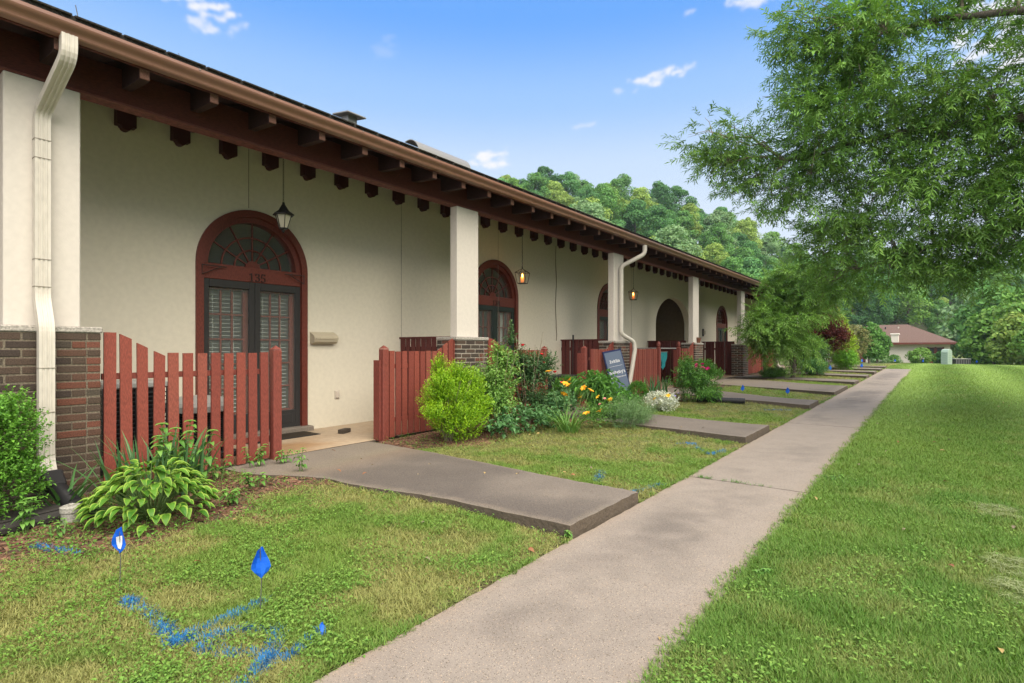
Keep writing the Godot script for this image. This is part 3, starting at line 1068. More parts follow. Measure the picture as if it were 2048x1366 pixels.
func arch_path(c: float, r: float, spring: float, base: float, n := 28) -> PackedVector2Array:
	var p := PackedVector2Array()
	p.append(Vector2(c - r, base))
	for k in n + 1:
		var a := PI - PI * k / n
		p.append(Vector2(c + r * cos(a), spring + r * sin(a)))
	p.append(Vector2(c + r, base))
	return p

func arch_ring(c: float, r0: float, r1: float, spring: float, base: float) -> PackedVector2Array:
	var a := arch_path(c, r1, spring, base)
	var b := arch_path(c, r0, spring, base)
	b.reverse()
	a.append_array(b)
	return a

func pane_mesh(w: float, h: float) -> ArrayMesh:
	var m := MB.new()
	m.quad(Vector3(-w / 2, -h / 2, 0), Vector3(w / 2, -h / 2, 0), Vector3(w / 2, h / 2, 0), Vector3(-w / 2, h / 2, 0))
	return m.mesh()

func build_doors() -> void:
	var defs := [[0, "135", "red", "sun"], [1, "134", "green", "sun"], [2, "", "green", "lattice"], [4, "", "green", "lattice"], [5, "", "green", "lattice"], [-1, "", "green", "sun"]]
	for df in defs:
		var i: int = df[0]
		var c := pier_s(i) + 0.36 + 2.565
		var y0 := 0.0115 * c + 0.062
		var d := node(bld, "arched_door", Vector3(c, 0, -7.30))
		if i == 0:
			d.set_meta("label", "red arched double door with blinds, numbered 135")
		var th := MB.new()
		th.box(Vector3(0, (0.185 + y0) * 0.5 - 0.02, 0.02), Vector3(1.62, 0.185 - y0 + 0.04, 0.22), 0.015)
		part(d, "threshold", th.mesh(), M.slab)
		var base := maxf(0.17, y0 + 0.02)
		var cs := MB.new()
		cs.prism(arch_ring(0, 0.675, 0.765, 2.40, base), -0.20, 0.028)
		part(d, "casing", cs.mesh(), M.door_red)
		var fr := MB.new()
		fr.prism(arch_ring(0, 0.605, 0.676, 2.40, base), -0.17, -0.022)
		part(d, "inner_frame", fr.mesh(), M.door_red)
		part(d, "transom_bar", boxm(Vector3(1.352, 0.20, 0.10), 0.006), M.door_red, Vector3(0, 2.30, -0.058))
		# fanlight
		var fg := MB.new()
		var hp := PackedVector2Array()
		for k in 25:
			var a := PI * k / 24.0
			hp.append(Vector2(0.607 * cos(a), 2.40 + 0.607 * sin(a)))
		for k in 24:
			fg.tri(Vector3(0, 2.40, -0.11), Vector3(hp[k].x, hp[k].y, -0.11), Vector3(hp[k + 1].x, hp[k + 1].y, -0.11))
		part(d, "fanlight_glass", fg.mesh(), M.glass)
		var mm := MB.new()
		if df[3] == "sun":
			for k in 5:
				var a := PI * (k + 1) / 6.0
				var dir := Vector3(cos(a), sin(a), 0)
				mm.box(Vector3(0, 2.40, -0.095) + dir * 0.355, Vector3(0.52, 0.017, 0.022), 0.002, Basis(Vector3(0, 0, 1), a))
			part(d, "fanlight_spokes", mm.mesh(), M.door_red)
			for r in [0.24, 0.41]:
				var rg := MB.new()
				var pl := PackedVector2Array()
				for k in 25:
					var a := PI * k / 24.0
					pl.append(Vector2((r + 0.009) * cos(a), 2.40 + (r + 0.009) * sin(a)))
				for k in 25:
					var a := PI - PI * k / 24.0
					pl.append(Vector2((r - 0.009) * cos(a), 2.40 + (r - 0.009) * sin(a)))
				rg.prism(pl, -0.103, -0.083)
				part(d, "fanlight_ring", rg.mesh(), M.door_red)
			var hb := MB.new()
			var hl := PackedVector2Array()
			for k in 13:
				var a := PI * k / 12.0
				hl.append(Vector2(0.105 * cos(a), 2.39 + 0.105 * sin(a)))
			hb.prism(hl, -0.105, -0.07)
			part(d, "fanlight_hub", hb.mesh(), M.door_red)
		else:
			for q in [-1.0, 1.0]:
				for k in range(-3, 4):
					var x0 := k * 0.2
					mm.box(Vector3(x0 * 0.8 + q * 0.10, 2.66, -0.095), Vector3(0.012, 0.5, 0.016), 0.0, Basis(Vector3(0, 0, 1), q * 0.55))
			mm.box(Vector3(0, 2.60, -0.095), Vector3(1.1, 0.012, 0.016))
			part(d, "fanlight_lattice", mm.mesh(), M.door_red)
		if df[1] != "":
			var t := TextMesh.new()
			var f := SystemFont.new()
			f.font_names = PackedStringArray(["Droid Serif"])
			t.font = f
			t.text = df[1]
			t.font_size = 32
			t.pixel_size = 0.0046
			t.depth = 0.008
			part(d, "house_number", t, M.numeral, Vector3(0.03, 2.262, -0.003))
		# door leaves
		var storm: StandardMaterial3D = M.bronze if df[2] == "red" else M.door_green
		for q in [-1.0, 1.0]:
			var lc: float = q * 0.337
			var sf := MB.new()
			var top := 2.20
			var hh := top - base
			for w in [-1.0, 1.0]:
				sf.box(Vector3(lc + w * 0.297, base + hh * 0.5, -0.035), Vector3(0.075, hh, 0.045), 0.005)
			sf.box(Vector3(lc, top - 0.05, -0.035), Vector3(0.519, 0.10, 0.044), 0.005)
			sf.box(Vector3(lc, base + 0.13, -0.035), Vector3(0.519, 0.26, 0.043), 0.005)
			sf.box(Vector3(lc, base + 0.14, -0.012), Vector3(0.42, 0.13, 0.008), 0.003)
			var sd := part(d, "storm_door", sf.mesh(), storm)
			var gl := pane_mesh(0.519, hh - 0.36)
			part(sd, "pane", gl, M.glass, Vector3(lc, base + 0.26 + (hh - 0.36) * 0.5, -0.04))
			# inner french door
			var fd := MB.new()
			for w in [-1.0, 1.0]:
				fd.box(Vector3(lc + w * 0.275, base + hh * 0.5, -0.125), Vector3(0.115, hh, 0.05), 0.005)
			fd.box(Vector3(lc, top - 0.06, -0.125), Vector3(0.435, 0.12, 0.049), 0.005)
			fd.box(Vector3(lc, base + 0.14, -0.125), Vector3(0.435, 0.28, 0.049), 0.005)
			part(d, "french_door", fd.mesh(), M.door_red)
			var gy0 := base + 0.28
			var gy1 := top - 0.12
			if i == 0 or i == 1:
				for k in 2:
					part(d, "glazing_bar", boxm(Vector3(0.022, gy1 - gy0, 0.03), 0.003), M.door_red, Vector3(lc - 0.0725 + 0.145 * k, (gy0 + gy1) * 0.5, -0.118))
				for k in 4:
					part(d, "glazing_bar", boxm(Vector3(0.435, 0.022, 0.028), 0.003), M.door_red, Vector3(lc, gy0 + (gy1 - gy0) * (k + 1) / 5.0, -0.118))
				var pm := pane_mesh(0.125, (gy1 - gy0) / 5.0 - 0.02)
				for k in 3:
					for r in 5:
						part(d, "pane", pm, M.glass, Vector3(lc - 0.145 + 0.145 * k, gy0 + (gy1 - gy0) * (r + 0.5) / 5.0, -0.13))
			else:
				part(d, "pane", pane_mesh(0.43, gy1 - gy0), M.glass, Vector3(lc, (gy0 + gy1) * 0.5, -0.13))
			if i == 0:
				var slat := boxm(Vector3(0.42, 0.003, 0.022))
				var n := 31
				for k in n:
					part(d, "blind_slat", slat, M.blind, Vector3(lc, gy0 + 0.01 + (gy1 - gy0 - 0.02) * k / (n - 1.0), -0.19), Basis(Vector3.RIGHT, 0.34))
				for x in [-0.15, 0.12]:
					part(d, "blind_cord", boxm(Vector3(0.006, gy1 - gy0, 0.004)), M.blind, Vector3(lc + x, (gy0 + gy1) * 0.5, -0.168))
			elif i == 1:
				part(d, "curtain", boxm(Vector3(0.12, gy1 - gy0, 0.01)), M.blind, Vector3(lc + 0.09 * q, (gy0 + gy1) * 0.5, -0.2))
			elif i == 2:
				part(d, "curtain", boxm(Vector3(0.2, gy1 - gy0, 0.01)), M.blind, Vector3(lc + 0.08 * q, (gy0 + gy1) * 0.5, -0.2))
		part(d, "door_handle", boxm(Vector3(0.022, 0.12, 0.05), 0.008), M.black_iron, Vector3(-0.03, 1.17, 0.0))
		if i == 0:
			for q in [-1.0, 1.0]:
				var br := MB.new()
				br.tube([Vector3(q * 0.70, 2.36, 0.036), Vector3(q * 0.70, 2.24, 0.036), Vector3(q * 0.46, 2.36, 0.036)], 0.006, 5)
				br.tube([Vector3(q * 0.70, 2.36, 0.036), Vector3(q * 0.40, 2.355, 0.036)], 0.006, 5)
				part(d, "iron_bracket", br.mesh(), M.black_iron)
			part(d, "paper_tag", boxm(Vector3(0.055, 0.055, 0.003)), M.flag_white, Vector3(-0.045, 0.80, -0.005))

# ------------------------------------------------------------------ fences
func picket_mesh(w: float, h: float, slant: float) -> ArrayMesh:
	var m := MB.new()
	m.prism(PackedVector2Array([Vector2(-w / 2, 0), Vector2(w / 2, 0), Vector2(w / 2, h - maxf(slant, 0.0)), Vector2(-w / 2, h + minf(slant, 0.0))]), -0.011, 0.011)
	return m.mesh()

func post_mesh(w: float, h: float, finial: bool) -> ArrayMesh:
	var m := MB.new()
	m.box(Vector3(0, h * 0.5 - 0.02, 0), Vector3(w, h - 0.04, w), 0.006)
	if finial:
		m.lathe([Vector2(0.046, h - 0.045), Vector2(0.03, h - 0.03), Vector2(0.046, h), Vector2(0.05, h + 0.05), Vector2(0.035, h + 0.11), Vector2(0.0, h + 0.13)], Vector3.ZERO, 10)
	else:
		var r := w * 0.5
		var t := Vector3(0, h + 0.012, 0)
		var q := [Vector3(-r, h - 0.035, -r), Vector3(r, h - 0.035, -r), Vector3(r, h - 0.035, r), Vector3(-r, h - 0.035, r)]
		for k in 4:
			var a: Vector3 = q[k]
			var b: Vector3 = q[(k + 1) % 4]
			if (b - a).cross(t - a).dot(a + b) < 0.0:
				m.tri(a, t, b)
			else:
				m.tri(a, b, t)
	return m.mesh()

# fence from s0 to s1; tall side where the pickets sweep up to the brick pier: -1 at s0, 1 at s1
func fence(label: String, s0: float, s1: float, d: float, pitch: float, w: float, tall: float, post_s: float, finial := false, mate := 0.0, top_low := 1.25) -> void:
	var f := thing("picket_fence", label, "fence", Vector3((s0 + s1) * 0.5, 0, d), 0.0, "red picket fences in front of the porches")
	var cx := (s0 + s1) * 0.5
	var lvl := 0.0115 * cx
	var n := int(round((s1 - s0) / pitch))
	for k in n + 1:
		var s := s0 + (s1 - s0) * k / n
		var t := (s - s0) if tall < 0 else (s1 - s)
		var up := 0.19 * (1.0 - smooth(0.06, 0.46, t))
		var sl := 0.0
		if t > 0.09 and t < 0.40:
			sl = 0.045 if tall < 0 else -0.045
		var b := gy(s, d) + 0.04 + rng.randf_range(-0.012, 0.012)
		var top := top_low + lvl * 0.35 + up + rng.randf_range(-0.006, 0.006)
		part(f, "picket", picket_mesh(w * rng.randf_range(0.96, 1.03), top - b, sl), M["red_paint%d" % (rng.randi() % 3)], Vector3(s - cx, b, 0.012), Basis(Vector3(0, 0, 1), rng.randf_range(-0.008, 0.008)))
	for y in [1.05 + lvl * 0.35, 0.32 + lvl * 0.6]:
		part(f, "rail", boxm(Vector3(s1 - s0 + 0.1, 0.055, 0.035), 0.003), M.red_paint, Vector3(0, y, -0.024))
	var pb := gy(post_s, d) - 0.02
	part(f, "post", post_mesh(0.095, (1.32 if not finial else 1.33) + lvl * 0.3 - pb, finial), M.red_paint, Vector3(post_s - cx, pb, 0.0))
	if mate != 0.0:
		part(f, "gate_stop", boxm(Vector3(0.02, 1.05, 0.13), 0.003), M.red_paint, Vector3(post_s - cx + mate * 0.062, pb + 0.55, -0.06))

func build_fences() -> void:
	fence("red picket fence between the nearest brick pier and the door numbered 135", 1.66, 3.06, 5.72, 0.127, 0.088, -1, 3.19, false, 0.0)
	fence("red picket fence behind the bright yellow green shrub", 4.80, 6.02, 5.72, 0.108, 0.086, 1, 4.68, false, -1.0)
	fence("red picket fence behind the rose bush with red flowers", 6.82, 8.30, 5.72, 0.105, 0.088, -1, 8.41)
	fence("red picket fence behind the leaning dark blue sign", 10.15, 11.20, 5.72, 0.105, 0.09, 1, 9.86, false, -1.0)
	fence("red picket fence running from the drainpipe to a post with a pointed finial", 12.0, 13.50, 5.72, 0.115, 0.09, -1, 13.69, true)
	fence("red picket fence between a finial post and the pier with a flower pot", 15.35, 16.28, 5.72, 0.115, 0.09, 1, 15.1, true, -1.0)
	fence("red picket fence just past the farthest pillar in clear view", 22.3, 24.2, 5.72, 0.125, 0.09, -1, 24.35)
	fence("red picket fence partly hidden by the drooping tree branches", 25.5, 26.5, 5.72, 0.125, 0.09, 1, 25.38)
	# dark board screens between the porches
	var names := ["dark red board screen between porches beside the second brick pier", "dark red board screen with gaps behind the leaning sign", "dark red board screen inside the gate with finial posts", "tall dark red board screen between the two far piers", "dark red board screen behind the drooping tree"]
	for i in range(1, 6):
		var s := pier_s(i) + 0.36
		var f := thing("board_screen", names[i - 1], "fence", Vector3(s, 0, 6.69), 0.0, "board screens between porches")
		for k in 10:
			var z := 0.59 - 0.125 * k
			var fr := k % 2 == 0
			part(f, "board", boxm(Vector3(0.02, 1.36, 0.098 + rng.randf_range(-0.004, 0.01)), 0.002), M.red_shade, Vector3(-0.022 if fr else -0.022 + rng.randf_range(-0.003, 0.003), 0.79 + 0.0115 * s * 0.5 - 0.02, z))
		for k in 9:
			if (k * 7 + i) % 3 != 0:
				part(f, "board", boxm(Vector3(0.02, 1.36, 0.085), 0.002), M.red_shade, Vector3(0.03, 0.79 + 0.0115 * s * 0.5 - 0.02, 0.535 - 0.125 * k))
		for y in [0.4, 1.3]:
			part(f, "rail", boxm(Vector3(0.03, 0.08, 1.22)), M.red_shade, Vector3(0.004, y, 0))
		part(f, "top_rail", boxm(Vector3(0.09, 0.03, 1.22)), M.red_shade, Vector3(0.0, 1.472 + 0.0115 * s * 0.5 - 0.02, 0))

# ------------------------------------------------------------------ fixtures on the building
func sweep(prof: PackedVector2Array, pts: Array) -> ArrayMesh:
	var m := MB.new()
	var rows := []
	var np := pts.size()
	for i in np:
		var d: Vector3 = (pts[mini(i + 1, np - 1)] - pts[maxi(i - 1, 0)]).normalized()
		var nrm := Vector3.RIGHT.cross(d).normalized()
		if nrm.z < 0.0 and absf(nrm.z) > 0.05:
			nrm = -nrm
		var row := []
		for p in prof:
			row.append(pts[i] + Vector3.RIGHT * p.x + nrm * p.y)
		rows.append(row)
	var k := prof.size()
	for i in np - 1:
		for j in k:
			var a: Vector3 = rows[i][j]
			var b: Vector3 = rows[i][(j + 1) % k]
			var mid: Vector3 = (pts[i] + pts[i + 1]) * 0.5
			var e := Vector2(prof[(j + 1) % k].y - prof[j].y, prof[j].x - prof[(j + 1) % k].x)
			m.quado(a, b, rows[i + 1][(j + 1) % k], rows[i + 1][j], (a + b + rows[i + 1][j] + rows[i + 1][(j + 1) % k]) * 0.25 - mid)
	return m.mesh()

func bend(pts: Array, r := 0.06) -> Array:
	var o := [pts[0]]
	for i in range(1, pts.size() - 1):
		var a: Vector3 = pts[i] + (pts[i - 1] - pts[i]).normalized() * r
		var b: Vector3 = pts[i] + (pts[i + 1] - pts[i]).normalized() * r
		for k in 5:
			var t := k / 4.0
			o.append(a.lerp(pts[i], t).lerp((pts[i] as Vector3).lerp(b, t), t))
	o.append(pts[pts.size() - 1])
	return o

func chain_mesh(len: float) -> ArrayMesh:
	var m := MB.new()
	var y := 0.0
	var k := 0
	while y < len:
		var pts := []
		for j in 9:
			var a := TAU * j / 8.0
			var p := Vector3(cos(a) * 0.009, sin(a) * 0.02, 0)
			if k % 2: p = Vector3(0, p.y, p.x)
			pts.append(p + Vector3(0, y + 0.018, 0))
		m.tube(pts, 0.0028, 4, false)
		y += 0.032
		k += 1
	return m.mesh()

func cage_lantern(label: String, at: Vector3, lit: float) -> void:
	var l := thing("hanging_lantern", label, "lantern", at, 0.3, "lanterns hanging from the porch ceiling")
	var f := MB.new()
	var top := 0.215
	for k in 4:
		var a := PI * 0.25 + PI * 0.5 * k
		var b := a + PI * 0.5
		var d0 := Vector3(cos(a), 0, sin(a))
		var d1 := Vector3(cos(b), 0, sin(b))
		f.tube([d0 * 0.115, d0 * 0.165 + Vector3.UP * top], 0.006, 5)
		f.tube([d0 * 0.165 + Vector3.UP * top, d1 * 0.165 + Vector3.UP * top], 0.006, 5)
		f.tube([d0 * 0.115, d1 * 0.115], 0.006, 5)
		f.tube([d0 * 0.165 + Vector3.UP * top, Vector3.UP * 0.30], 0.006, 5)
	f.box(Vector3(0, 0.002, 0), Vector3(0.17, 0.008, 0.17))
	f.tube([Vector3.UP * 0.29, Vector3.UP * 0.34], 0.012, 6)
	part(l, "cage", f.mesh(), M.black_iron)
	part(l, "chain", chain_mesh(4.08 - at.y - 0.33), M.black_iron, Vector3(0, 0.33, 0))
	var s := MB.new()
	s.lathe([Vector2(0.032, 0.01), Vector2(0.032, 0.12)], Vector3.ZERO, 12)
	part(l, "candle_sleeve", s.mesh(), M.candle_sleeve)
	var b := MB.new()
	b.lathe([Vector2(0.0, 0.12), Vector2(0.014, 0.135), Vector2(0.018, 0.155), Vector2(0.010, 0.185), Vector2(0.0, 0.20)], Vector3.ZERO, 10)
	part(l, "bulb", b.mesh(), M.bulb)
	var o := OmniLight3D.new()
	o.name = "bulb_light"
	o.light_color = Color(1.0, 0.68, 0.35)
	o.light_energy = 0.010 * lit
	o.light_size = 0.018
	o.omni_range = 8.0
	o.omni_attenuation = 2.0
	o.shadow_enabled = true
	l.add_child(o)
	o.position = Vector3(0, 0.158, 0)

func build_fixtures() -> void:
	# rectangular drainpipe at the nearest pillar
	var prof := PackedVector2Array()
	for x in [-0.05, -0.03, -0.028, -0.016, -0.014, -0.002, 0.0, 0.012, 0.014, 0.028, 0.03, 0.05]:
		prof.append(Vector2(x, 0.036))
	for k in prof.size():
		if k in [2, 3, 6, 7, 10]:
			prof[k].y = 0.031
	prof.append(Vector2(0.05, -0.036))
	prof.append(Vector2(-0.05, -0.036))
	var ds := node(bld, "drainpipe")
	var path := bend([Vector3(1.26, 3.69, -5.24), Vector3(1.26, 3.53, -5.24), Vector3(1.2, 3.20, -5.705), Vector3(1.2, 1.70, -5.705), Vector3(1.2, 1.47, -5.585), Vector3(1.2, 0.42, -5.585), Vector3(1.2, 0.27, -5.48)], 0.07)
	part(ds, "pipe", sweep(prof, path), M.downspout)
	for y in [2.98, 2.83, 2.02, 1.80, 1.15, 0.80, 0.46]:
		var z := -5.705 if y > 1.6 else -5.585
		part(ds, "pipe_joint", boxm(Vector3(0.106, 0.006, 0.076)), M.downspout_seam, Vector3(1.2, y, z))
	var d2 := node(bld, "drainpipe")
	var t := MB.new()
	var p2 := bend([Vector3(11.76, 3.66, -5.24), Vector3(11.76, 3.46, -5.25), Vector3(11.43, 3.18, -5.665), Vector3(11.43, 1.64, -5.665), Vector3(11.78, 1.47, -5.52), Vector3(11.80, 1.30, -5.50), Vector3(11.56, 0.34, -5.55), Vector3(11.56, 0.22, -5.47)], 0.08)
	t.tube(p2, 0.05, 10)
	part(d2, "pipe", t.mesh(), M.downspout)
	var d3 := node(bld, "drainpipe")
	t = MB.new()
	t.tube(bend([Vector3(26.9, 3.66, -5.24), Vector3(26.9, 3.46, -5.25), Vector3(26.7, 3.18, -5.6), Vector3(26.7, 0.6, -5.6), Vector3(26.75, 0.42, -5.45)], 0.08), 0.05, 8)
	part(d3, "pipe", t.mesh(), M.downspout)
	# black corrugated drain hose
	var h := thing("drain_hose", "black corrugated drain hose on the foot of the cream drainpipe", "hose", Vector3(1.2, 0, 5.45))
	part(h, "adapter", boxm(Vector3(0.13, 0.10, 0.17), 0.012), M.rubber, Vector3(0.01, 0.275, 0.03), Basis(Vector3.RIGHT, 0.55))
	var pts := bend([Vector3(0.02, 0.23, 0.08), Vector3(0.06, 0.13, 0.28), Vector3(0.13, 0.09, 0.62)], 0.1)
	var fine := []
	var rad := []
	for i in pts.size() - 1:
		for k in 10:
			fine.append((pts[i] as Vector3).lerp(pts[i + 1], k / 10.0))
			rad.append(0.062 if (fine.size() % 2) else 0.054)
	t = MB.new()
	t.tube(fine, rad, 12)
	part(h, "hose", t.mesh(), M.rubber)
	# lanterns
	var l := thing("hanging_lantern", "black hexagonal lantern on a chain before the door numbered 135", "lantern", Vector3(3.78, 2.80, 6.59), 0.2, "lanterns hanging from the porch ceiling")
	var f := MB.new()
	f.lathe([Vector2(0.0, 0.375), Vector2(0.016, 0.37), Vector2(0.02, 0.345), Vector2(0.035, 0.32), Vector2(0.07, 0.262), Vector2(0.135, 0.215), Vector2(0.135, 0.205), Vector2(0.10, 0.20)], Vector3.ZERO, 6, true)
	part(l, "hat", f.mesh(), M.black_iron)
	f = MB.new()
	f.lathe([Vector2(0.05, 0.045), Vector2(0.053, 0.03), Vector2(0.02, 0.015), Vector2(0.014, -0.01), Vector2(0.0, -0.02)], Vector3.ZERO, 6, true)
	for k in 6:
		var a := TAU * k / 6.0
		var e := Vector3(cos(a), 0, sin(a))
		f.tube([e * 0.05 + Vector3.UP * 0.035, e * 0.1 + Vector3.UP * 0.205], 0.006, 4)
	part(l, "frame", f.mesh(), M.black_iron)
	f = MB.new()
	f.lathe([Vector2(0.047, 0.045), Vector2(0.095, 0.203)], Vector3.ZERO, 6, true)
	part(l, "glass_panels", f.mesh(), M.frost)
	part(l, "chain", chain_mesh(4.08 - 2.80 - 0.37), M.black_iron, Vector3(0, 0.37, 0))
	cage_lantern("lit open cage lantern with an amber glow between second and third pillars", Vector3(8.90, 2.62, 6.59), 1.0)
	cage_lantern("cage lantern with a small lit bulb just past the white drainpipe", Vector3(14.03, 2.655, 6.59), 0.5)
	var fx := thing("bell_cord", "thin cord hanging from the porch ceiling past the last clear pillar", "cord", Vector3(26.3, 2.4, 6.59))
	t = MB.new()
	t.tube([Vector3.ZERO, Vector3(0, 1.7, 0)], 0.008, 4)
	part(fx, "cord", t.mesh(), M.black_iron)
	part(fx, "hook", boxm(Vector3(0.03, 0.05, 0.03), 0.006), M.black_iron)
	# mailbox
	var mb := thing("mailbox", "beige metal mailbox on the wall beside the door numbered 135", "mailbox", Vector3(4.80, 1.38, 7.30))
	var m := MB.new()
	m.prism(PackedVector2Array([Vector2(0, 0), Vector2(0.075, 0.0), Vector2(0.115, 0.03), Vector2(0.12, 0.085), Vector2(0.10, 0.115), Vector2(0.0, 0.165)]), -0.20, 0.20, Transform3D(Basis(Vector3(0, 0, 1), Vector3(0, 1, 0), Vector3(-1, 0, 0)), Vector3.ZERO))
	part(mb, "box", m.mesh(), M.mailbox)
	m = MB.new()
	m.prism(PackedVector2Array([Vector2(0.0, 0.166), Vector2(0.0, 0.174), Vector2(0.108, 0.122), Vector2(0.130, 0.09), Vector2(0.128, 0.06), Vector2(0.121, 0.06), Vector2(0.122, 0.088), Vector2(0.103, 0.116)]), -0.205, 0.205, Transform3D(Basis(Vector3(0, 0, 1), Vector3(0, 1, 0), Vector3(-1, 0, 0)), Vector3.ZERO))
	part(mb, "lid", m.mesh(), M.mailbox)
	part(mb, "lid_panel", boxm(Vector3(0.24, 0.03, 0.006), 0.002), M.mailbox, Vector3(0.01, 0.08, 0.130))
	part(mb, "rivet", boxm(Vector3(0.012, 0.012, 0.006), 0.003), M.galvanised, Vector3(-0.17, 0.075, 0.130))
	var ol := thing("outlet_cover", "small cream weatherproof outlet cover low on the wall", "outlet", Vector3(5.06, 0.60, 7.30))
	part(ol, "plate", boxm(Vector3(0.085, 0.13, 0.014), 0.004), M.cover_plate, Vector3(0, 0, 0.008))
	part(ol, "flap", boxm(Vector3(0.06, 0.10, 0.02), 0.006), M.cover_plate, Vector3(0, 0, 0.022))
	var cd := thing("wall_cable", "thin dark cable running down the wall between two arched doors", "cable", Vector3(11.2, 1.5, 7.28))
	t = MB.new()
	var cp := []
	for k in 15:
		cp.append(Vector3(0.018 * sin(k * 0.9) + (0.02 if k < 2 else 0.0), 2.3 * k / 14.0, 0.0))
	t.tube(cp, 0.008, 5)
	part(cd, "cable", t.mesh(), M.twig)
	var sc := thing("wall_sconce", "small dark wall lamp between the fourth pillar and an arched door", "lamp", Vector3(21.85, 1.95, 7.28))
	part(sc, "back_plate", boxm(Vector3(0.12, 0.30, 0.04), 0.01), M.black_iron)
	part(sc, "shade", boxm(Vector3(0.10, 0.16, 0.08), 0.02), M.frost, Vector3(0, 0, 0.06))
	var fp := thing("flower_pot", "terracotta flower pot standing on the fourth brick pier", "pot", Vector3(16.72, 1.487, 5.715))
	m = MB.new()
	m.lathe([Vector2(0.0, 0.0), Vector2(0.052, 0.0), Vector2(0.072, 0.11), Vector2(0.08, 0.11), Vector2(0.082, 0.145), Vector2(0.068, 0.145), Vector2(0.0, 0.13)], Vector3.ZERO, 16)
	part(fp, "pot", m.mesh(), M.terracotta)
	m = MB.new()
	for k in 16:
		m.col = Color(0.12, 0.06, 0.03)
		m.leaf(Vector3(rng.randf_range(-0.05, 0.05), 0.13, rng.randf_range(-0.05, 0.05)), Vector3(rng.randf_range(-0.6, 0.6), 0.8, rng.randf_range(-0.6, 0.6)).normalized(), Vector3.FORWARD, 0.07, 0.02)
	part(fp, "dry_plant", m.mesh(), M.leaf)
	var pb := thing("loose_brick", "single dark brick lying on the porch floor", "brick", Vector3(4.70, 0.0115 * 4.7 + 0.064, 6.60), 0.4)
	part(pb, "paver", boxm(Vector3(0.19, 0.055, 0.095), 0.006), M.brick4, Vector3(0, 0.03, 0))
	var dm := thing("doormat", "flat brown doormat in front of the door numbered 135", "doormat", Vector3(3.95, 0.0115 * 3.95 + 0.066, 6.98), 0.0)
	m = MB.new()
	m.col = Color(0.9, 0.7, 0.45)
	m.box(Vector3(0, 0.008, 0), Vector3(0.95, 0.014, 0.36), 0.004)
	part(dm, "mat_base", m.mesh(), M.valve)
	part(dm, "mat_rim", boxm(Vector3(0.99, 0.010, 0.40), 0.003), M.rubber, Vector3(0, 0.005, 0))

func ac_unit(label: String, at: Vector3, w: float, h: float, domed: bool) -> Node3D:
	var a := thing("air_conditioner", label, "air conditioner", at, 0.05, "air conditioners behind the picket fences")
	part(a, "pad", boxm(Vector3(w + 0.15, 0.06, w + 0.15), 0.01), M.valve, Vector3(0, 0.02, 0))
	part(a, "core", boxm(Vector3(w - 0.05, h - 0.1, w - 0.05)), M.rubber, Vector3(0, h * 0.5, 0))
	var lv := MB.new()
	var n := 16
	for k in n:
		lv.box(Vector3(0, 0.10 + (h - 0.2) * k / (n - 1.0), 0), Vector3(w, 0.012, w), 0.0)
	for k in 7:
		var x := -w * 0.5 + w * k / 6.0
		for z in [-w * 0.5, w * 0.5]:
			lv.box(Vector3(x, h * 0.5, z), Vector3(0.01, h - 0.08, 0.012))
			lv.box(Vector3(z, h * 0.5, x), Vector3(0.012, h - 0.08, 0.01))
	part(a, "grille", lv.mesh(), M.ac_dark)
	if domed:
		var d := MB.new()
		var r := w * 0.74
		d.lathe([Vector2(r, h - 0.08), Vector2(r * 1.02, h - 0.02), Vector2(r * 0.96, h + 0.02), Vector2(r * 0.6, h + 0.07), Vector2(0.0, h + 0.09)], Vector3.ZERO, 20)
		part(a, "cover", d.mesh(), M.ac_grey)
	else:
		part(a, "lid", boxm(Vector3(w + 0.02, 0.07, w + 0.02), 0.015), M.ac_grey if label.contains("behind the nearest") else M.ac_dark, Vector3(0, h - 0.02, 0))
	return a

func flag(label: String, s: float, d: float, h: float, sz: float, turn: float, hang: float, stamp := false) -> void:
	var f := thing("marker_flag", label, "flag", Vector3(s, gy(s, d), d), turn, "blue utility flags stuck in the lawn")
	var t := MB.new()
	t.tube([Vector3(0, -0.02, 0), Vector3(0.006, h * 0.5, 0), Vector3(0, h, 0)], 0.0022, 4)
	part(f, "wire", t.mesh(), M.wire)
	var m := MB.new()
	# limp plastic sheet hanging from the wire: a drooping lozenge with soft folds
	var rows := []
	var hw := [0.14, 0.24, 0.36, 0.46, 0.50, 0.34, 0.04]
	for i in 7:
		var row := []
		var v := i / 6.0
		for j in 5:
			var u := (j - 2) / 2.0
			row.append(Vector3(sz * (hw[i] * u + 0.10 * hang * v), h - 0.002 - sz * 1.62 * v + sz * 0.10 * u * (1.0 - v), 0.006 + 0.010 * sin(u * 2.6 + v * 4.0 + s * 3.0)))
		rows.append(row)
	for i in 6:
		for j in 4:
			m.quad(rows[i][j], rows[i + 1][j], rows[i + 1][j + 1], rows[i][j + 1])
	part(f, "sheet", m.mesh(), M.flag_blue)
	if stamp:
		var w := MB.new()
		for i in range(2, 5):
			for j in range(1, 3):
				var o := Vector3(0, 0, 0.002)
				w.quad(rows[i][j] + o, rows[i + 1][j] + o, rows[i + 1][j + 1] + o, rows[i][j + 1] + o)
		part(f, "white_patch", w.mesh(), M.flag_white)

var PAINT := []

# closeness of painted strokes, for the grass that stands in them
func painted(s: float, d: float) -> bool:
	if s > 1.6 or d < 1.9 or d > 3.4:
		return false
	var q := Vector2(s, d)
	for pl in PAINT:
		for k in pl.size() - 1:
			if Geometry2D.get_closest_point_to_segment(q, pl[k], pl[k + 1]).distance_to(q) < 0.006 + 0.015 * noise_b.get_noise_2d(s * 7.0, d * 7.0):
				return true
	return false

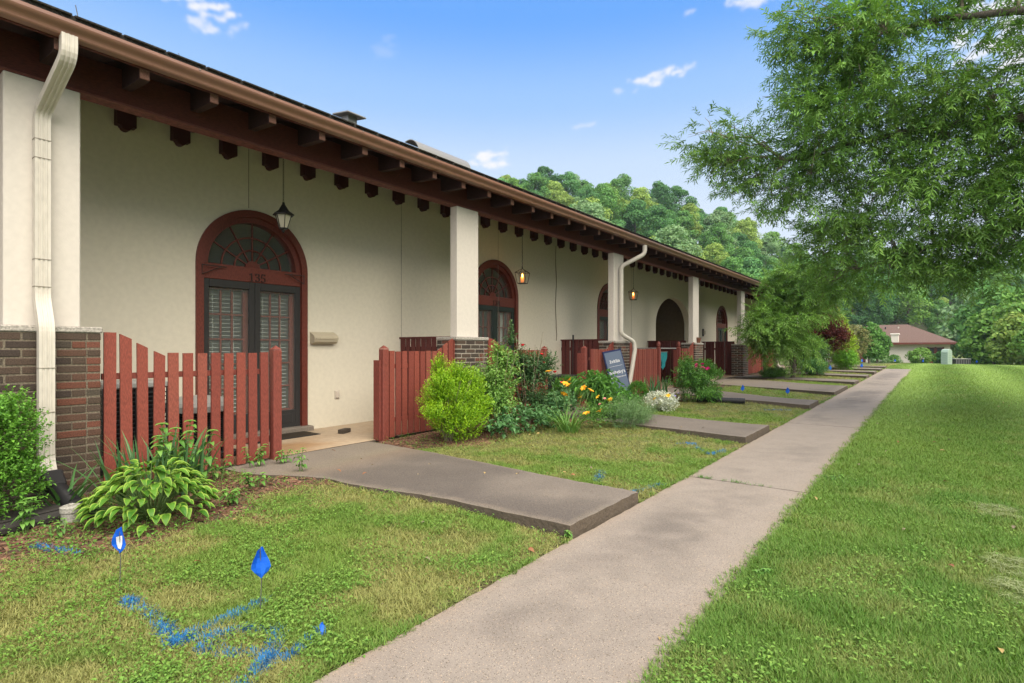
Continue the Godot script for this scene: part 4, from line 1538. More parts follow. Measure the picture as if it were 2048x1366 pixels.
func paint_mark(label: String, lines: Array, n: int, wid: float) -> void:
	var o := node(self, "paint_mark")
	o.transform = Transform3D(FB, Vector3.ZERO)
	tag(o, label, "paint mark", "blue paint marks on the grass")
	var buf := PackedFloat32Array()
	PAINT.append_array(lines)
	for pl in lines:
		var tot := 0.0
		for k in pl.size() - 1:
			tot += (pl[k] as Vector2).distance_to(pl[k + 1])
		for k in pl.size() - 1:
			var q := int(0.32 * n * (pl[k] as Vector2).distance_to(pl[k + 1]) / tot)
			for i in q:
				var p: Vector2 = (pl[k] as Vector2).lerp(pl[k + 1], rng.randf()) + Vector2(rng.randfn(0, wid * 0.7), rng.randfn(0, wid * 0.7))
				if noise_b.get_noise_2d(p.x * 6.0, p.y * 6.0) < -0.18:
					continue
				if p.y < 1.95: continue
				var sc := rng.randf_range(0.5, 1.0)
				var b := Basis(Vector3.UP, rng.randf() * TAU).scaled_local(Vector3(sc, sc, sc))
				var c := Color(0.012, 0.14, 0.42).lerp(Color(0.05, 0.30, 0.62), rng.randf()) * rng.randf_range(0.7, 1.1)
				put(buf, b, Vector3(p.x, gy(p.x, p.y) + 0.004, -p.y), c)
	var w := multi(o, "painted_blades", tuft_mesh(2, 5, 0.042, 0.0045, true), M.petal, buf)

func build_yard_things() -> void:
	ac_unit("dark air conditioner with a pale lid behind the nearest picket fence", Vector3(2.03, 0.12, 6.55), 0.56, 0.84, false)
	ac_unit("round topped grey air conditioner behind the pickets beside the arched door", Vector3(2.72, 0.12, 6.50), 0.46, 0.58, true)
	var a := ac_unit("black air conditioner with a red sticker in the second gateway", Vector3(10.0, 0.17, 6.25), 0.62, 0.56, false)
	part(a, "sticker", boxm(Vector3(0.002, 0.05, 0.20)), M.label_red, Vector3(-0.325, 0.50, 0.12))
	# leaning sign
	var sg := thing("leaning_sign", "tall dark blue real estate sign leaning on the fence", "sign", Vector3(10.72, gy(10.7, 5.45), 5.40), 0.0)
	sg.scale = Vector3.ONE * 0.95
	var bs := Basis(Vector3(0, 1, 0), -0.55) * Basis(Vector3.RIGHT, -0.20) * Basis(Vector3(0, 0, 1), 0.17)
	part(sg, "frame", boxm(Vector3(0.50, 1.12, 0.03), 0.005), M.sign_blue, Vector3(0, 0.62, 0), bs)
	part(sg, "panel", boxm(Vector3(0.44, 1.04, 0.006)), M.sign_face, bs * Vector3(0, 0, 0.016) + Vector3(0, 0.62, 0), bs)
	var y := 0.36
	for tx in [["Zeitlin", 0.0030, 0.30], ["Sotheby's", 0.0031, 0.05], ["INTERNATIONAL REALTY", 0.0011, -0.06]]:
		var t := TextMesh.new()
		var fo := SystemFont.new()
		fo.font_names = PackedStringArray(["Droid Serif"])
		t.font = fo
		t.text = tx[0]
		t.font_size = 30
		t.pixel_size = tx[1]
		t.depth = 0.003
		part(sg, "lettering", t, M.sign_text, bs * Vector3(0.0, tx[2], 0.021) + Vector3(0, 0.62, 0), bs)
	part(sg, "rule", boxm(Vector3(0.34, 0.004, 0.003)), M.sign_text, bs * Vector3(0, 0.19, 0.021) + Vector3(0, 0.62, 0), bs)
	# valve box, pipe cap
	var vb := thing("valve_box", "dark plastic valve box lid beside the nearest brick pier", "utility box", Vector3(0.98, gy(1.0, 5.15), 5.12), 0.25)
	var m := MB.new()
	var b0 := PackedVector2Array()
	m.box(Vector3(0, 0.03, 0), Vector3(0.52, 0.09, 0.36), 0.03)
	part(vb, "body", m.mesh(), M.valve)
	part(vb, "lid", boxm(Vector3(0.40, 0.02, 0.25), 0.008), M.valve, Vector3(0, 0.08, 0))
	var pc := thing("pipe_cap", "short white capped cleanout pipe by the drain hose", "pipe", Vector3(1.19, gy(1.2, 4.9), 4.88))
	m = MB.new()
	m.lathe([Vector2(0.06, -0.02), Vector2(0.06, 0.085), Vector2(0.068, 0.085), Vector2(0.068, 0.12), Vector2(0.05, 0.13), Vector2(0.0, 0.13)], Vector3.ZERO, 20)
	part(pc, "pipe", m.mesh(), M.pvc)
	part(pc, "plug", boxm(Vector3(0.03, 0.012, 0.03), 0.004), M.pvc, Vector3(0, 0.135, 0))
	var dp := thing("drain_pipe_end", "end of a black corrugated pipe lying on the grass beyond the flowers", "pipe", Vector3(11.9, gy(11.9, 3.5) + 0.06, 3.5), 0.2)
	var t := MB.new()
	var pts := []
	var rad := []
	for k in 40:
		pts.append(Vector3(-0.1, 0, -0.55 + 0.024 * k))
		rad.append(0.062 if k % 2 else 0.053)
	t.tube(pts, rad, 12)
	part(dp, "hose", t.mesh(), M.rubber)
	# tool handle in the second porch
	var br := thing("tool_handle", "dark tool handle standing behind the gappy board screen", "tool", Vector3(11.4, 0.2, 6.95))
	t = MB.new()
	t.tube([Vector3.ZERO, Vector3(0.02, 1.32, 0.02)], 0.012, 6)
	t.tube([Vector3(0.02, 1.32, 0.02), Vector3(0.021, 1.44, 0.021)], 0.02, 6)
	part(br, "handle", t.mesh(), M.black_iron)
	# things in the gateway with finials
	var bench := thing("patio_table", "dark patio table seen through the gateway with finial posts", "table", Vector3(15.2, 0.24, 6.5))
	part(bench, "table_top", boxm(Vector3(1.7, 0.03, 0.9), 0.006), M.ac_grey, Vector3(0, 1.08, 0))
	for x in [-0.75, 0.75]:
		for z in [-0.38, 0.38]:
			part(bench, "leg", boxm(Vector3(0.04, 1.07, 0.04)), M.black_iron, Vector3(x, 0.53, z))
	part(bench, "side_panel", boxm(Vector3(1.6, 0.75, 0.02)), M.rubber, Vector3(0, 0.55, -0.36))
	var cl := thing("teal_cloth", "teal cloth hanging in the gateway with finial posts", "cloth", Vector3(14.75, 1.05, 6.02))
	m = MB.new()
	var rows := []
	for i in 8:
		var row := []
		for j in 8:
			var u := i / 7.0 - 0.5
			var v := j / 7.0
			row.append(Vector3(u * 0.42 * (1.0 - 0.75 * maxf(0.0, v - 0.45)) - 0.05 * v, -0.5 * v * (1.0 - absf(u) * 0.5), 0.03 * sin(u * 14.0 + v * 3.0)))
		rows.append(row)
	for i in 7:
		for j in 7:
			m.quad(rows[i][j], rows[i][j + 1], rows[i + 1][j + 1], rows[i + 1][j])
	part(cl, "fabric", m.mesh(), M.teal, Vector3(0, 0.16, 0))
	part(cl, "rod", boxm(Vector3(0.7, 0.015, 0.015)), M.galvanised, Vector3(0, 0.17, -0.01))
	# shelves in the recess
	for k in 2:
		var cs := thing("storage_crate", ["tall stack of dark patterned crates inside the arched recess", "lower dark patterned crate beside the tall stack in the recess"][k], "crate", Vector3(18.1 + 1.0 * k, 0.27, 9.4))
		part(cs, "crate_body", boxm(Vector3(0.8, 1.75 - 0.35 * k, 0.5), 0.02), M.ac_grey, Vector3(0, 0.87 - 0.17 * k, 0))
		for i in 4:
			for j in 2:
				part(cs, "crate_opening", boxm(Vector3(0.3, 0.3, 0.02), 0.08), M.rubber, Vector3(-0.19 + 0.38 * j, 0.25 + 0.38 * i - (0.05 * k), 0.252))
	# flags
	flag("limp blue flag with a white printed patch beside the hosta", 1.02, 3.36, 0.33, 0.078, -0.9, 0.85, true)
	flag("bright blue flag standing alone in the front lawn", 1.36, 2.58, 0.32, 0.088, -0.55, 0.75)
	flag("blue flag left of the pair beyond the black pipe", 13.82, 3.67, 0.24, 0.085, -0.9, 0.75)
	flag("blue flag at the edge of the third walkway", 13.94, 2.71, 0.24, 0.085, -1.2, 0.75)
	flag("small blue flag in front of the drooping tree", 24.85, 3.3, 0.34, 0.11, -1.1, 0.9)
	flag("blue flag between the far walkway slabs", 28.9, 2.61, 0.32, 0.11, -1.1, 0.9)
	flag("blue flag before the tall clipped hedge", 40.1, 3.6, 0.34, 0.11, -1.1, 0.8)
	flag("blue flag before the small bush at the far house", 60.9, 2.92, 0.4, 0.14, -1.2, 0.8)
	flag("blue flag before the broad bush at the far house", 62.4, 0.9, 0.4, 0.14, -1.2, 0.8)
	flag("blue flag on the far lawn before the thicket", 60.1, -2.72, 0.4, 0.14, -1.2, 0.8)
	flag("tiny blue flag lying in the grass by the footpath edge", 1.42, 2.17, 0.06, 0.05, 1.2, 0.3)
	# painted marks
	paint_mark("blue painted V and hook shape on the front lawn", [[Vector2(1.01, 3.22), Vector2(1.03, 2.85), Vector2(1.0, 2.62)], [Vector2(1.42, 2.66), Vector2(1.22, 2.63), Vector2(1.0, 2.62)], [Vector2(1.25, 2.47), Vector2(1.33, 2.36), Vector2(1.22, 2.22), Vector2(1.10, 2.34), Vector2(1.05, 2.47), Vector2(1.16, 2.50)], [Vector2(1.22, 2.22), Vector2(1.10, 2.12), Vector2(0.98, 2.08)], [Vector2(1.0, 2.62), Vector2(1.14, 2.52), Vector2(1.25, 2.47)]], 1500, 0.016)
	paint_mark("short dash of blue paint beside the footpath", [[Vector2(1.20, 2.12), Vector2(1.45, 2.19)]], 260, 0.015)
	paint_mark("streak of blue paint on the bark chips by the hosta", [[Vector2(0.90, 4.50), Vector2(0.96, 4.30), Vector2(1.03, 4.10)]], 330, 0.018)
	paint_mark("blue paint at the far corner of the dark walkway slab", [[Vector2(4.93, 2.66), Vector2(4.55, 2.50)], [Vector2(4.36, 2.40), Vector2(4.40, 2.08), Vector2(4.85, 1.99)]], 620, 0.025)
	paint_mark("faint blue paint strokes on the lawn beside the second walkway", [[Vector2(6.86, 2.56), Vector2(6.95, 2.42)], [Vector2(6.75, 2.35), Vector2(6.45, 2.05), Vector2(6.8, 2.0)]], 420, 0.03)
	paint_mark("faint blue paint strokes on the lawn beside the third walkway", [[Vector2(11.2, 2.6), Vector2(11.5, 2.2)]], 160, 0.04)

# ------------------------------------------------------------------ far house, boxes
func build_far() -> void:
	var h := thing("far_house", "distant pale stucco house with a low reddish shingle roof", "building", Vector3(90.0, -0.6, 5.0))
	part(h, "walls", boxm(Vector3(10.0, 2.75, 13.4)), M.white_far, Vector3(5.0, 1.37, -0.2))
	# hipped roof
	var r := MB.new()
	var e := [Vector3(-0.8, 2.7, 7.3), Vector3(-0.8, 2.7, -7.8), Vector3(11.0, 2.7, -7.8), Vector3(11.0, 2.7, 7.3)]
	var p0 := Vector3(5.0, 5.35, 1.9)
	var p1 := Vector3(5.0, 5.35, -2.6)
	r.quado(e[0], e[1], p1, p0, Vector3(-1, 1, 0))
	r.quado(e[3], e[2], p1, p0, Vector3(1, 1, 0))
	r.tri(e[0], e[3], p0)
	r.tri(e[1], p1, e[2])
	r.quad(e[0], e[1], e[2], e[3])
	var roof := part(h, "roof", r.mesh(), M.far_shingle)
	part(h, "fascia", boxm(Vector3(0.12, 0.26, 15.0)), M.beam_light, Vector3(-0.82, 2.62, -0.25))
	var ch := part(roof, "chimney", boxm(Vector3(0.8, 1.1, 0.85), 0.03), M.white_far, Vector3(-0.3, 3.3, 0.7))
	part(roof, "chimney_cap", boxm(Vector3(1.0, 0.22, 1.05), 0.04), M.white_far, Vector3(-0.3, 3.88, 0.7))
	for k in 5:
		part(roof, "roof_pipe", boxm(Vector3(0.14, 0.5, 0.14)), M.white_far if k % 2 else M.rubber, Vector3(3.0 + 0.3 * k, 4.75, -3.6 + 1.5 * k))
	part(h, "door", boxm(Vector3(0.06, 2.1, 1.6), 0.02), M.door_red, Vector3(-0.02, 1.05, 5.0))
	for k in 3:
		part(h, "door_post", boxm(Vector3(0.08, 2.15, 0.16)), M.beam_light, Vector3(-0.05, 1.08, 4.2 + 0.8 * k))
	for k in 2:
		part(h, "door_glass", boxm(Vector3(0.02, 1.6, 0.45)), M.door_green, Vector3(-0.07, 1.2, 4.6 + 0.8 * k))
	var w := thing("porch_house", "pale columns and red roof edge of a house behind the clipped hedge", "building", Vector3(70.0, -0.25, 7.6))
	part(w, "walls", boxm(Vector3(8.0, 2.9, 4.5)), M.white_far, Vector3(4.6, 1.45, -2.0))
	var rr := MB.new()
	rr.prism(PackedVector2Array([Vector2(2.2, 2.9), Vector2(2.2, 3.15), Vector2(-2.5, 4.6), Vector2(-6.0, 4.4), Vector2(-6.0, 2.9)]), -9.0, 0.6, Transform3D(Basis(Vector3(0, 0, 1), Vector3(0, 1, 0), Vector3(-1, 0, 0)), Vector3.ZERO))
	part(w, "roof", rr.mesh(), M.far_shingle)
	part(w, "chimney", boxm(Vector3(0.6, 1.0, 0.5), 0.03), M.white_far, Vector3(-0.3, 3.6, 1.0))
	for k in 3:
		part(w, "column", boxm(Vector3(0.3, 2.9, 0.3), 0.03), M.white_far, Vector3(0.2, 1.45, 1.8 - 1.4 * k))
	part(w, "fence_panel", boxm(Vector3(0.06, 1.3, 3.5)), M.beam_light, Vector3(0.4, 0.65, 0.2))
	# utility pedestal
	var u := thing("utility_pedestal", "pale green slatted utility pedestal on the far lawn", "utility box", Vector3(53.5, gy(53.5, -0.67), -0.67), -0.45)
	u.scale = Vector3.ONE * 0.8
	var m := MB.new()
	m.prism(PackedVector2Array([Vector2(-0.40, 0), Vector2(0.40, 0), Vector2(0.38, 1.25), Vector2(0.28, 1.45), Vector2(0.0, 1.52), Vector2(-0.28, 1.45), Vector2(-0.38, 1.25)]), -0.28, 0.28)
	part(u, "body", m.mesh(), M.util_green)
	for k in 5:
		part(u, "louvre", boxm(Vector3(0.42, 0.05, 0.03), 0.01), M.util_green, Vector3(0, 0.35 + 0.2 * k, 0.29), Basis(Vector3.RIGHT, 0.5))
		part(u, "louvre", boxm(Vector3(0.03, 0.05, 0.34), 0.01), M.util_green, Vector3(-0.405, 0.35 + 0.2 * k, 0))
	var a := thing("utility_vault", "low dark grey utility enclosure on the far lawn beside the thicket", "utility box", Vector3(59.4, gy(59.4, -1.7), -1.7), 0.3)
	a.scale = Vector3(0.6, 0.62, 0.55)
	part(a, "lid", boxm(Vector3(1.5, 0.1, 2.0), 0.03), M.ac_grey, Vector3(0, 0.78, 0))
	part(a, "body", boxm(Vector3(1.4, 0.76, 1.9)), M.ac_dark, Vector3(0, 0.37, 0))
	for k in 9:
		part(a, "slat", boxm(Vector3(0.03, 0.7, 0.06)), M.ac_grey, Vector3(-0.71, 0.37, -0.85 + 0.21 * k))

# ------------------------------------------------------------------ trees
func ball() -> Vector3:
	var z := rng.randf_range(-1, 1)
	var a := rng.randf() * TAU
	var r := sqrt(1.0 - z * z)
	return Vector3(r * cos(a), z, r * sin(a))

# crown of a distant tree: lobes covered with clumps of leaf faces
func far_crown(h: float, w: float, faces: int, fs: float, conic := 0.0) -> ArrayMesh:
	var m := MB.new()
	var lobes := []
	for k in 38:
		var t := rng.randf()
		var y := h * (0.22 + 0.70 * t)
		var env := sin(PI * clampf(0.12 + 0.80 * t, 0, 1)) * (1.0 - conic * t)
		var a := rng.randf() * TAU
		var r := w * 0.5 * env * sqrt(rng.randf_range(0.25, 1.0)) * 0.75
		lobes.append([Vector3(r * cos(a), y, r * sin(a)), w * rng.randf_range(0.09, 0.22) * (0.6 + 0.4 * env), rng.randf_range(0.75, 1.2)])
	for k in faces:
		var l: Array = lobes[rng.randi() % lobes.size()]
		var dir := ball()
		if dir.y < -0.35 and rng.randf() < 0.7:
			dir.y = -dir.y
		var p: Vector3 = l[0] + dir * (l[1] as float) * rng.randf_range(0.72, 1.08) * Vector3(1, 0.85, 1)
		var out := (dir + ball() * 0.75).normalized()
		var g: float = l[2] * rng.randf_range(0.7, 1.25)
		m.col = Color(g * rng.randf_range(0.85, 1.15), g, g * rng.randf_range(0.8, 1.15))
		var s := out.cross(Vector3(rng.randf() - 0.5, rng.randf() - 0.5, rng.randf() - 0.5)).normalized()
		var u := out.cross(s)
		var z := fs * rng.randf_range(0.6, 1.25)
		var a0 := p + s * z
		var a1 := p + u * z * 0.55 + out * z * 0.15
		var a2 := p - s * z * 0.8
		var a3 := p - u * z * 0.6 + out * z * 0.1
		m.tri(a0, a1, a2)
		m.tri(a0, a2, a3)
	return m.mesh()

func trunk_mesh(h: float, r: float, k := 6) -> ArrayMesh:
	var m := MB.new()
	m.tube([Vector3(0, -0.6, 0), Vector3(0.05, h * 0.3, 0.02), Vector3(-0.04, h * 0.65, 0.05), Vector3(0.02, h * 0.9, 0)], [r * 1.25, r, r * 0.65, r * 0.2], k, false)
	for q in 5:
		var a := q * 2.4
		var y := h * (0.35 + 0.1 * q)
		m.tube([Vector3(0, y, 0), Vector3(cos(a) * h * 0.10, y + h * 0.10, sin(a) * h * 0.10), Vector3(cos(a) * h * 0.2, y + h * 0.15, sin(a) * h * 0.2)], [r * 0.4, r * 0.28, r * 0.1], 4, false)
	return m.mesh()

func build_forest() -> void:
	var cols := [Color(0.090, 0.205, 0.050), Color(0.065, 0.165, 0.050), Color(0.130, 0.25, 0.050), Color(0.20, 0.29, 0.065), Color(0.15, 0.25, 0.115), Color(0.050, 0.13, 0.045), Color(0.090, 0.22, 0.070)]
	var kinds := ["mid green leafy tree in the wood on the hillside", "dark green leafy tree in the wood on the hillside", "fresh light green tree in the wood on the hillside", "yellow green tree in the wood on the hillside", "pale grey green tree in the wood on the hillside", "very dark green tree in the wood on the hillside", "blue green leafy tree in the wood on the hillside"]
	var mats := []
	for k in cols.size():
		mats.append(leafmat("forest_leaf%d" % k, cols[k] * 1.5, 0.7, 0.7))
	var crowns := []
	for k in 6:
		crowns.append(far_crown(13.0, 9.0, 11000, 0.20, [0.0, 0.15, 0.3, 0.1, 0.45, 0.0][k]))
	var tr := trunk_mesh(11.0, 0.22)
	var ph := 0.65618
	var spots := []
	var n := 0
	# rows across the slope, nearest first
	var z := 52.0
	var row := 0
	while z < 150.0:
		var step := 5.1 / z
		var u := -0.16 + step * 0.5 * (row % 2)
		while u < 1.14:
			var uu := u + rng.randf_range(-0.35, 0.35) * step
			var zz := z + rng.randf_range(-2.0, 2.0)
			u += step * rng.randf_range(0.85, 1.25)
			var zmin := lerpf(54.0, 93.0, smooth(0.2, 0.52, uu))
			if zz < zmin:
				continue
			if zz > 139.0 and uu < 0.3:
				continue
			spots.append([uu, zz])
		z += 6.6
		row += 1
	for sp in spots:
		var s: float = sp[1] * (cos(ph) + sp[0] * sin(ph))
		var d: float = sp[1] * (sin(ph) - sp[0] * cos(ph))
		var cz := noise_a.get_noise_2d(s * 0.25, d * 0.25)
		var k := int(clampf((cz * 1.3 + 0.5) * 7.0 + rng.randf_range(-2.5, 2.5), 0, 6.99))
		var place := "at the hill's foot" if sp[1] < 88.0 else ("halfway up" if sp[1] < 116.0 else "on the hill's ridge")
		var side := "above the roof's near part" if sp[0] < 0.13 else ("above the roof's middle" if sp[0] < 0.30 else ("above the roof's far end" if sp[0] < 0.50 else ("behind the far house" if sp[0] < 0.76 else "behind the thicket")))
		var t := thing("forest_tree", kinds[k].replace(" in the wood on the hillside", " ") + place + " " + side, "tree", Vector3(s, gy(s, d) - 0.3, d), rng.randf() * TAU, "trees of the wooded hillside")
		var sc := rng.randf_range(0.55, 1.05)
		if sp[0] > 0.75:
			sc *= 0.8
		t.scale = Vector3(sc * rng.randf_range(0.9, 1.15), sc, sc * rng.randf_range(0.9, 1.15))
		var c := part(t, "crown", crowns[rng.randi() % 6], mats[k])
		c.set_meta("kind", "stuff")
		part(t, "trunk", tr, M.bark)
		n += 1
	# trees across the lawn, mirrored in the door glass
	for k in 34:
		var s := -6.0 + 6.0 * (int(k * 0.5)) + rng.randf_range(-1.5, 1.5)
		var d := -30.0 - 9.0 * (k % 2) + rng.randf_range(-2.0, 2.0)
		var t := thing("lawn_tree", "tall leafy tree on the other side of the lawn, mirrored in the door glass", "tree", Vector3(s, gy(s, d), d), rng.randf() * TAU, "trees across the lawn")
		t.scale = Vector3.ONE * rng.randf_range(1.05, 1.35)
		part(t, "crown", crowns[k % 6], mats[[0, 1, 6][k % 3]], Vector3(0, -2.7, 0)).set_meta("kind", "stuff")
		part(t, "trunk", tr, M.bark)
	# thicket at the edge of the far lawn
	var bush := []
	for k in 3:
		bush.append(far_crown(6.5, 6.0, 5200, 0.20, 0.15 * k))
	var th := [[63.0, -4.0, 0.95, 2, "fresh green tree at the thicket edge nearest the utility enclosure"], [58.0, -5.2, 0.8, 3, "bright lime tree in the thicket beyond the lawn"], [63.0, -6.0, 1.2, 2, "tall fresh green tree at the thicket's outer end"], [76.0, -5.2, 1.1, 1, "dark green tree behind the utility enclosure"], [78.0, -5.2, 1.6, 0, "broad mid green tree deep in the thicket"], [96.0, -5.5, 1.35, 5, "dark evergreen tree at the corner of the far house"], [70.0, -9.0, 1.4, 3, "lime green tree far along the lawn edge"], [104.0, -4.5, 1.9, 4, "pale green tall tree above the thicket"], [55.0, -6.6, 0.8, 2, "low bright shrub mass at the lawn's outer edge"], [66.0, -3.6, 0.55, 5, "dark low shrub in front of the thicket trees"]]
	for q in th:
		var t := thing("thicket_tree", q[4], "tree", Vector3(q[0], gy(q[0], q[1]) - 0.3, q[1]), rng.randf() * TAU, "trees and shrubs of the thicket")
		t.scale = Vector3.ONE * q[2]
		var c := part(t, "crown", bush[rng.randi() % 3], mats[q[3]], Vector3(0, -0.9, 0))
		c.set_meta("kind", "stuff")
		part(t, "trunk", trunk_mesh(5.0, 0.10, 5), M.bark)
	# bushes by the far house and clipped hedge trees
	var bs := far_crown(2.6, 3.4, 3000, 0.13)
	for q in [[72.0, 1.35, 0.8, 2, "broad fresh green bush in front of the far house"], [69.2, 3.5, 0.5, 0, "small round bush at the wall of the far house"], [81.2, -0.5, 0.72, 1, "green climber beside the far house door"], [64.0, 4.4, 0.55, 4, "low pale shrub at the foot of the clipped hedge"]]:
		var t := thing("garden_bush", q[4], "bush", Vector3(q[0], gy(q[0], q[1]) - 0.5, q[1]), 0.3, "bushes around the far house")
		t.scale = Vector3.ONE * q[2]
		part(t, "foliage", bs, mats[q[3]]).set_meta("kind", "stuff")
		part(t, "stems", trunk_mesh(1.8, 0.05, 4), M.bark)
	var hedge_leaf := leafmat("hedge_leaf", Color(0.115, 0.27, 0.055), 0.6, 0.7)
	var hd := far_crown(4.2, 2.3, 5200, 0.11, 0.1)
	for q in [[52.4, 4.2, 0.92, "tall clipped egg shaped tree nearest in the hedge row"], [59.9, 4.2, 0.88, "clipped egg shaped tree in the middle of the hedge row"], [67.5, 4.25, 0.88, "clipped egg shaped tree at the far end of the hedge row"]]:
		var t := thing("clipped_tree", q[3], "tree", Vector3(q[0], gy(q[0], q[1]) - 0.35, q[1]), q[0], "clipped trees in a row")
		t.scale = Vector3.ONE * q[2]
		part(t, "crown", hd, hedge_leaf).set_meta("kind", "stuff")
		part(t, "trunk", trunk_mesh(3.0, 0.09, 5), M.bark)
	var sp := thing("pale_shrub", "loose olive yellow shrub tree beside the clipped hedge", "shrub", Vector3(49.3, gy(49.3, 4.85), 4.9))
	var pm := leafmat("olive_leaf", Color(0.20, 0.21, 0.075), 0.4, 0.7)
	part(sp, "crown", far_crown(3.3, 2.5, 4200, 0.07), pm).set_meta("kind", "stuff")
	part(sp, "trunk", trunk_mesh(2.4, 0.06, 5), M.bark)

# sprays of narrow leaves along a thin shoot
func spray_mesh(len: float, leaves: int, ll: float, lw: float, droop: float) -> ArrayMesh:
	var m := MB.new()
	var p := Vector3.ZERO
	var d := Vector3(0, 0.15, 1).normalized()
	var pts := [p]
	for k in 5:
		d = (d - Vector3.UP * droop * 0.2 + Vector3(rng.randf_range(-0.12, 0.12), 0, 0)).normalized()
		p += d * len / 5.0
		pts.append(p)
	m.col = Color(1.6, 1.1, 0.8)
	m.tube(pts, [0.004, 0.0035, 0.003, 0.0025, 0.002, 0.001], 3, false)
	for k in leaves:
		var t := (k + 0.6) / leaves * 4.98
		var i := int(t)
		var b: Vector3 = (pts[i] as Vector3).lerp(pts[i + 1], t - i)
		var fw: Vector3 = (pts[i + 1] - pts[i]).normalized()
		var a := k * 2.4 + rng.randf_range(-0.4, 0.4)
		var sd := Vector3(cos(a), sin(a) * 0.7, 0)
		var dir := (fw * 0.75 + sd * 0.85 - Vector3.UP * rng.randf_range(0.0, 0.35)).normalized()
		var g := rng.randf_range(0.72, 1.25)
		m.col = Color(g * rng.randf_range(0.9, 1.15), g, g * rng.randf_range(0.85, 1.2))
		m.leaf(b, dir, Vector3(rng.randf_range(-0.4, 0.4), 1, rng.randf_range(-0.4, 0.4)), ll * rng.randf_range(0.7, 1.15), lw * rng.randf_range(0.85, 1.2), 0.12, 0.12)
	return m.mesh()

func spray_cloud(parent: Node, blobs: Array, per: float, meshes: Array, material: Material, origin: Vector3, tints: Array, size := 1.0, away := 0.0) -> void:
	var bufs := []
	for k in meshes.size():
		bufs.append(PackedFloat32Array())
	for b in blobs:
		var c := Vector3(b[0], b[1], -b[2])
		var r: float = b[3]
		var n := int(per * r * r)
		var bt := rng.randf_range(0.82, 1.15)
		var subs := []
		for k in 6:
			subs.append([ball() * r * rng.randf_range(0.35, 0.95), rng.randf_range(0.75, 1.25)])
		for k in n:
			var dir := ball()
			var sb: Array = subs[rng.randi() % 6]
			var p: Vector3 = c + sb[0] + dir * r * 0.42 * pow(rng.randf(), 0.6) * Vector3(1.2, 0.75, 1.2)
			if k % 5 == 0:
				p = c + dir * r * pow(rng.randf(), 0.45)
			var o := Vector3(dir.x, dir.y * 0.5 + 0.1, dir.z) + ball() * 0.7
			o.y -= 0.25
			o = o.normalized()
			var z := o
			var x := Vector3.UP.cross(z)
			if x.length() < 0.1:
				x = Vector3.RIGHT
			x = x.normalized()
			var y := z.cross(x)
			var sc := size * rng.randf_range(0.75, 1.25)
			var tint: Color = (tints[0] as Color).lerp(tints[1], rng.randf()) * (bt * (sb[1] as float) * rng.randf_range(0.85, 1.15))
			put(bufs[rng.randi() % meshes.size()], Basis(x, y, z).rotated(z, rng.randf_range(-0.5, 0.5)).scaled(Vector3.ONE * sc), p - origin, tint)
	for k in meshes.size():
		multi(parent, "foliage", meshes[k], material, bufs[k])

